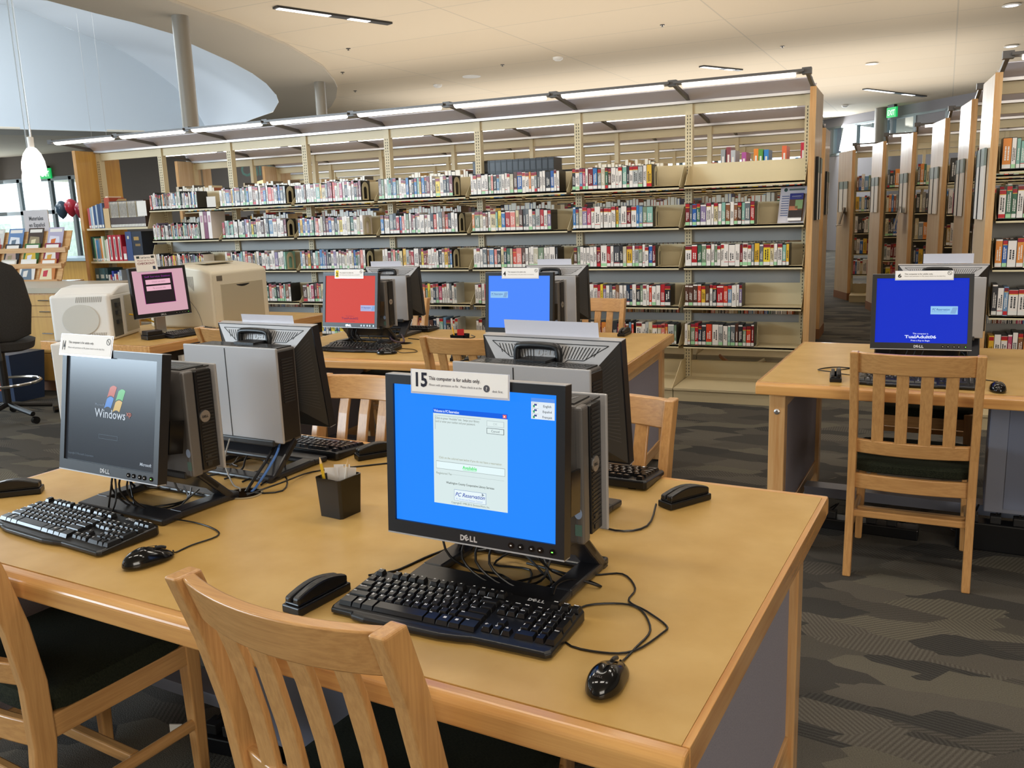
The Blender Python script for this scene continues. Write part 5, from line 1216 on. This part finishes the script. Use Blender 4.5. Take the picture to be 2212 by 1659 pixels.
# big beige laser printer
e = empty('laser_printer', (-4.60, 4.86, TZ), rad(0), 'large beige laser printer with a domed top on the counter', 'printer')
prof = [(-.32, 0), (.29, 0), (.29, .385), (.20, .415), (.0, .44), (-.2, .42), (-.32, .35)]
MB().prism([(x, z) for x, z in prof], 'xz', -.30, .27).build('body', BEI, e, bevel=.02, seg=4)
MB().box(.289, -.22, .03, .294, .21, .30).build('front_door', BEIG, e, bevel=.003)
MB().box(.2905, -.29, .03, .2925, -.23, .36).build('corner_strip', BEI, e)
mb = MB()
pts = [(.2945, -.07+.01*k, .285-.014*math.sin(math.pi*k/14)) for k in range(15)]; mb.mesh([(.2946, -.07, .288)]+pts[1:-1]+[(.2946, .07, .288)], [tuple(range(15))]); mb.build('door_grip', BLKG, e)
MB().box(.291, -.255, .325, .293, -.20, .36, 0).build('badge', mat('badge_brown', '#6a6256', .5), e)
MB().box(.291, -.27, .03, .294, -.25, .05).build('power_switch', mat('switch_red', '#b4492c', .5), e)
MB().box(-.1, -.16, .437, .12, .12, .445).build('paper_exit', BEIG, e, bevel=.004)
mb = MB()
for i in range(7): mb.mesh([(.06+i*.01, -.3015, .31-.008*i), (.064+i*.01, -.3015, .31-.008*i), (.064+i*.01, -.3015, .36), (.06+i*.01, -.3015, .36)], [(0, 1, 2, 3)])
mb.build('side_vents', MATS['vent_shadow'], e)
mb = MB(); R0 = []
arcs = [(-.25+.42*math.sin(t*math.pi/20), .30*math.cos(t*math.pi/20)) for t in range(11)]
mb.rings([[(a, -.3012, c), (a+.003, -.3012, c+.003)] for a, c in arcs], cap=False, closed=False); mb.build('side_seam', MATS['vent_shadow'], e)
# pink-screen monitor on the counter
mm.location = (-4.475, 4.275, .862); mm.rotation_euler = (-rad(5), 0, rad(75.7)); mm.scale = (1.06, 1.06, 1.06)
mb = MB(); scr(mb, 0, 0, 1, 1, '#cda0ac', 0); scr(mb, .18, .08, .78, .78, '#c0409c', 1); scr(mb, .185, .085, .775, .775, '#231a1e', 2); stx(mb, 'Self Service Station', .48, .17, .06, '#8a3090', 'c', fit=.5, k=4); scr(mb, .24, .22, .72, .33, '#e4b0c0', 3); scr(mb, .24, .37, .72, .48, '#e4b0c0', 3); stx(mb, 'Check out items', .36, .29, .05, '#8a6a78', k=5); stx(mb, 'My account info', .36, .44, .05, '#8a6a78', k=5)
mb.build('screen', SCR, mm)
e = empty('monitor_stand', (-4.53, 4.29, TZ), rad(75.7), 'grey pedestal stand under the pink-screen monitor', 'stand')
MB().box(-.11, -.07, 0, .11, .09, .012).build('foot', BEIG, e, bevel=.004); MB().box(-.035, .0, .012, .035, .03, .15).build('neck', ALU, e, bevel=.003)
def bnotice(mb, w, h):
    mb.face([(.01, -.0003, h-.02), (.03, -.0003, h-.02), (.03, -.0003, h-.006), (.01, -.0003, h-.006)], 0, '#3a3f3c'); mb.face([(w-.03, -.0003, h-.02), (w-.01, -.0003, h-.02), (w-.01, -.0003, h-.006), (w-.03, -.0003, h-.006)], 0, '#3a3f3c')
    mb.text('Self Service', .013, (w/2, -.0004, h-.02), col='#4a4440', align='c', bold=.02); mb.text('Please ask for help', .013, (w/2, -.0004, h-.038), col='#a8505a', align='c', fit=w*.8); mb.text('CHECKOUT', .018, (w/2, -.0004, h-.058), col='#8a4a50', align='c', bold=.03, fit=w*.85)
    mb.face([(w-.03, -.0004, .01), (w-.012, -.0004, .01), (w-.012, -.0004, .03), (w-.03, -.0004, .03)], 0, '#3c4860')
e = sign_on(mm, -.135, .135, .285, .10, 'paper notice standing on the pink-screen monitor', bnotice, tilt=-4)
kb(KB2, -4.235, 4.10, 84, 'black keyboard on the counter below the pink screen').scale = (.82, .9, 1)
o = MB().box(-.06, -.05, 0, .06, .05, .028).box(-.055, -.045, .028, .045, .04, .055).build('barcode_scanner', BLK, bevel=.004); place(o, (-4.30, 4.06, TZ+.026), rad(70)); o.location.z = TZ+.001; o.location.x = -4.38; o.location.y = 4.07; tag(o, 'black receipt box beside the counter keyboard', 'scanner')
e = empty('computer_mouse', (-4.32, 4.44, TZ+.001), rad(80), 'silver mouse on the counter right of the pink screen', 'mouse'); MB().lathe([(.03, 0), (.033, .012), (.026, .028), (.012, .036), (.002, .038)], 20).build('body', SILB, e, smooth=True)
# tall white cabinet behind the left monitor
e = empty('book_drop', (-3.21, 2.44, 0), rad(24), 'tall white cabinet with a black handle behind the left monitor', 'cabinet')
MB().box(0, 0, .0, .15, .24, .985).build('body', WPL, e, bevel=.006); MB().tube([(.04, 0, .60), (.04, -.04, .60), (.10, -.04, .60), (.10, 0, .60)], .012, 8, smooth=1).build('handle', BLKG, e, smooth=True)
# drawer unit
e = empty('drawer_cabinet', (-7.18, 5.28, 0), rad(6), 'maple drawer cabinet with a pale counter top at the far left', 'cabinet')
MB().box(-1.5, .03, .1, .53, .8, .90).build('body', MAPLE['z'], e); MB().box(-1.55, 0, .90, .56, .85, .945).build('counter_top', mat('counter_grey', '#b9ab92', .4), e); MB().box(-1.5, .08, 0, .53, .8, .1).build('kick', mat('brown_kick', '#8a5a34', .5), e)
for i, (z0, z1) in enumerate(((.79, .885), (.69, .785), (.36, .685))):
    d = MB().box(-.06, .01, z0, .52, .03, z1).build('drawer', YELW, e, bevel=.002); zc = (z0+z1)/2+(.02 if i == 2 else 0)
    MB().tube([(.16, .01, zc), (.16, -.015, zc), (.28, -.015, zc), (.28, .01, zc)], .006, 8, smooth=1).build('handle', CHR, d); MB().lathe([(.012, 0), (.012, .01)], 10).build('lock', DKG, d).matrix_local = Matrix.Translation((.40, .01, zc+.02)) @ Matrix.Rotation(rad(90), 4, 'X')
MB().box(-.06, .01, .11, .52, .03, .355).build('door', YELW, e, bevel=.002)
# raised wooden counter + magazine rack
o = MB().box(-10.8, 6.17, 0, -8.35, 6.8, .90).build('body', MAPLE['x']); tag(o, 'long wooden reference counter under the magazine rack', 'counter'); o.name = 'reference_counter'
e = empty('magazine_rack', (-8.42, 6.13, .9), rad(8), 'tiered wooden magazine rack full of magazines at the far left', 'magazine rack')
MB().box(-.62, 0, 0, .48, .40, .02).build('base', MAPLE['x'], e)
tiers = [(.03, .02), (.11, .18), (.19, .34)]
for i, (y, z) in enumerate(tiers):
    MB().box(-.62, y, z-.02, .48, y+.02, z+.03).build('tier', MAPLE['x'], e)
    MB().hexa([(-.62, y+.05, z), (.48, y+.05, z), (.48, y+.06, z), (-.62, y+.06, z), (-.62, y+.13, z+.2), (.48, y+.13, z+.2), (.48, y+.14, z+.2), (-.62, y+.14, z+.2)]).build('back_board', MAPLE['x'], e)
for s in (-.63,): MB().prism([(0, 0), (.38, 0), (.38, .55), (.28, .55)], 'yz', s, s+.012).build('side_panel', WPL, e)
magc = [('#5a4a3c', '#d9a23c'), ('#cfc6b8', '#8a7a6a'), ('#e8e2da', '#6a7a8a'), ('#c87a3a', '#e8d8b0'), ('#a83a2c', '#d8702c'), ('#2c2a2c', '#b89a8a'), ('#3a6a2c', '#d8b03a'), ('#8a2c3c', '#e8e0d8'), ('#d8d4ce', '#c83a48'), ('#6a8ab8', '#e8e8ec'), ('#4a3a30', '#9a8a6a'), ('#b8b0c8', '#e0dce8')]
mn = ['brown', 'tan', 'white', 'orange', 'rust', 'black', 'green', 'maroon', 'pale grey', 'blue', 'dark brown', 'lilac']
ci = 0
for ti, (y, z) in enumerate(tiers):
    for k in range(4):
        c1, c2 = magc[ci % 12]
        T = Matrix.Translation((-8.42, 6.13, .9)) @ Matrix.Rotation(rad(8), 4, 'Z') @ Matrix.Translation((-.58+k*.26, y+.035, z+.0)) @ Matrix.Rotation(rad(-19), 4, 'X')
        mb = MB(); mb.box(0, 0, .0, .2, .004, .25, 0, c1); mb.face([(.01, -.0004, .03), (.17, -.0004, .03), (.15, -.0004, .15), (.03, -.0004, .16)], 0, c2); mb.face([(.02, -.0004, .2), (.18, -.0004, .2), (.18, -.0004, .235), (.02, -.0004, .235)], 0, '#efe8e0')
        mb.face([(.05, -.0008, .06), (.10, -.0008, .06), (.11, -.0008, .13), (.05, -.0008, .12)], 0, magc[(ci+5) % 12][1])
        o = mb.build('magazine', PRINT); o.matrix_world = T; tag(o, f'{mn[ci % 12]} magazine, {["first","second","third","fourth"][k]} from left on the {["bottom","middle","top"][ti]} tier of the rack', 'magazine', f'magazines on the {["bottom","middle","top"][ti]} tier'); ci += 1
e = empty('sign_board', (-8.65, 6.62, 1.42), rad(6), 'white sign reading Materiales en Español above the magazine rack', 'sign')
MB().box(-.17, 0, 0, .17, .01, .25, 0).build('board', mat('sign_grey', '#cfc8c8', .5), e)
mb = MB(); mb.text('Materiales', .06, (0, -.001, .14), align='c', col='#4a4a4c', bold=.02, fit=.2); mb.text('en Español', .06, (0, -.001, .07), align='c', col='#4a4a4c', bold=.02, fit=.22); mb.build('lettering', PRINT, e); MB().box(-.015, .01, -.5, .015, .02, .1).build('post', BLK, e)
# further counter and shelves at the far left, seen past the end panel
o = MB().box(-11.6, 8.6, 0, -9.6, 9.2, 1.02).build('service_desk', YELW); tag(o, 'yellow wooden service desk in front of the storefront windows', 'desk')
o = MB().box(-11.8, 8.5, 1.02, -9.5, 9.25, 1.06).build('desk_top', mat('pale_blue_top', '#a9bcc4', .3)); tag(o, 'pale blue-grey desk top before the storefront windows', 'desk top')
# balloons / hats on wall near windows
for i, (x, z, c) in enumerate([(-14.92, 1.85, '#31404c'), (-14.66, 1.88, '#9a1f2c'), (-14.40, 1.82, '#7c1c2c')]):
    o = MB().lathe([(.001, -.205), (.002, -.2), (.06, -.15), (.11, -.05), (.12, .04), (.085, .11), (.03, .145), (.001, .15)], 20).build('balloon', mat('balloon_'+c[1:], c, .25), smooth=True); place(o, (x, 12.0, z)); MB().lathe([(.002, -z), (.002, -.2)], 6).build('string', WHT, o); tag(o, ['dark blue-grey balloon, leftmost of the three', 'bright red balloon in the middle of the three', 'dark red balloon, rightmost of the three'][i]+' by the storefront', 'balloon', 'balloons by the storefront')
# banner with a letter C
e = empty('hanging_banner', (-9.0, 7.9, 1.95), rad(0), 'dark blue-grey hanging sign with a white letter C beside the bookcase end', 'sign')
MB().box(-.2, 0, 0, .14, .02, .27).build('board', mat('banner_blue', '#4b5560', .6), e); MB().text('C', .15, (-.08, -.002, .07), col='#e8e8e8').build('lettering', PRINT, e); MB().box(-.15, .005, .27, -.148, .007, 2.02).box(.1, .005, .27, .102, .007, 2.02).build('hanging_wires', ALU, e)
# children's area sign on the rear wall
e = empty('wall_sign', (-13.1, 15.9, 2.5), 0, 'dark green cut-out letters of the children area sign over a yellow arch', 'sign')
MB().text('Children', .42, (-.75, 0, .0), col='#3c5a4c', bold=.02).build('lettering', PRINT, e)
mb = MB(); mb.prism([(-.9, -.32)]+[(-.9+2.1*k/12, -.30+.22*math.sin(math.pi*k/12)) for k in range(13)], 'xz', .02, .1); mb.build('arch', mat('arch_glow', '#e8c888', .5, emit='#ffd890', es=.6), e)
# office stool, far left
e = empty('office_stool', (-6.33, 4.38, 0), rad(50), 'dark office stool with a chrome foot ring at the left edge', 'office chair')
fab = noisy('office_fabric', '#2b2825', '#353230', 200, .95, 2)
R0 = []
for z, hw, hd in ((.64, .14, .02), (.68, .24, .035), (.90, .27, .045), (1.10, .24, .04), (1.20, .18, .035), (1.25, .07, .02)):
    R0.append([(hw*math.copysign(abs(math.cos(t))**.6, math.cos(t)), -.2+hd*math.copysign(abs(math.sin(t))**.7, math.sin(t)), z) for t in [2*math.pi*i/28 for i in range(28)]])
MB().rings(R0).build('backrest', fab, e, smooth=True)
MB().rings([[(k*math.copysign(abs(math.cos(t))**.5, math.cos(t)), k*.95*math.copysign(abs(math.sin(t))**.5, math.sin(t)), z) for t in [2*math.pi*i/28 for i in range(28)]] for z, k in ((.55, .18), (.57, .24), (.62, .25), (.645, .2))]).build('seat', fab, e, smooth=True)
MB().box(-.03, -.24, .5, .03, -.2, .75).lathe([(.03, .12), (.03, .56)], 16).build('column', BLK, e)
MB().tube([(.25*math.cos(t*math.pi/12), .25*math.sin(t*math.pi/12), .30) for t in range(25)], .011, 8, smooth=1).build('foot_ring', CHR, e, smooth=True)
for k in range(5):
    a = 2*math.pi*k/5+.3; l = MB().tube([(0, 0, .13), (.16*math.cos(a), .16*math.sin(a), .10), (.31*math.cos(a), .31*math.sin(a), .075)], .02, 8).build('leg', BLK, e, smooth=True)
    MB().rings([[(.32*math.cos(a)+.028*math.cos(t*math.pi/8)*math.cos(a+1.57), .32*math.sin(a)+.028*math.cos(t*math.pi/8)*math.sin(a+1.57), .03+.028*math.sin(t*math.pi/8)) for t in range(16)] if s == 0 else [(.35*math.cos(a)+.028*math.cos(t*math.pi/8)*math.cos(a+1.57), .35*math.sin(a)+.028*math.cos(t*math.pi/8)*math.sin(a+1.57), .03+.028*math.sin(t*math.pi/8)) for t in range(16)] for s in (0, 1)]).build('caster', BLKG, l)
e = empty('recycling_bin', (-7.12, 5.0, 0), rad(0), 'dark blue recycling bin with an orange label behind the office stool', 'bin')
MB().hexa([(-.2, -.14, 0), (.2, -.14, 0), (.2, .14, 0), (-.2, .14, 0), (-.24, -.17, .42), (.24, -.17, .42), (.24, .17, .42), (-.24, .17, .42)]).build('body', mat('bin_blue', '#1e2f4c', .5), e)
MB().mesh([(.02, -.157, .1), (.16, -.157, .1), (.16, -.172, .32), (.02, -.172, .32)], [(0, 1, 2, 3)], 0, '#a8553a').build('label', PRINT, e)
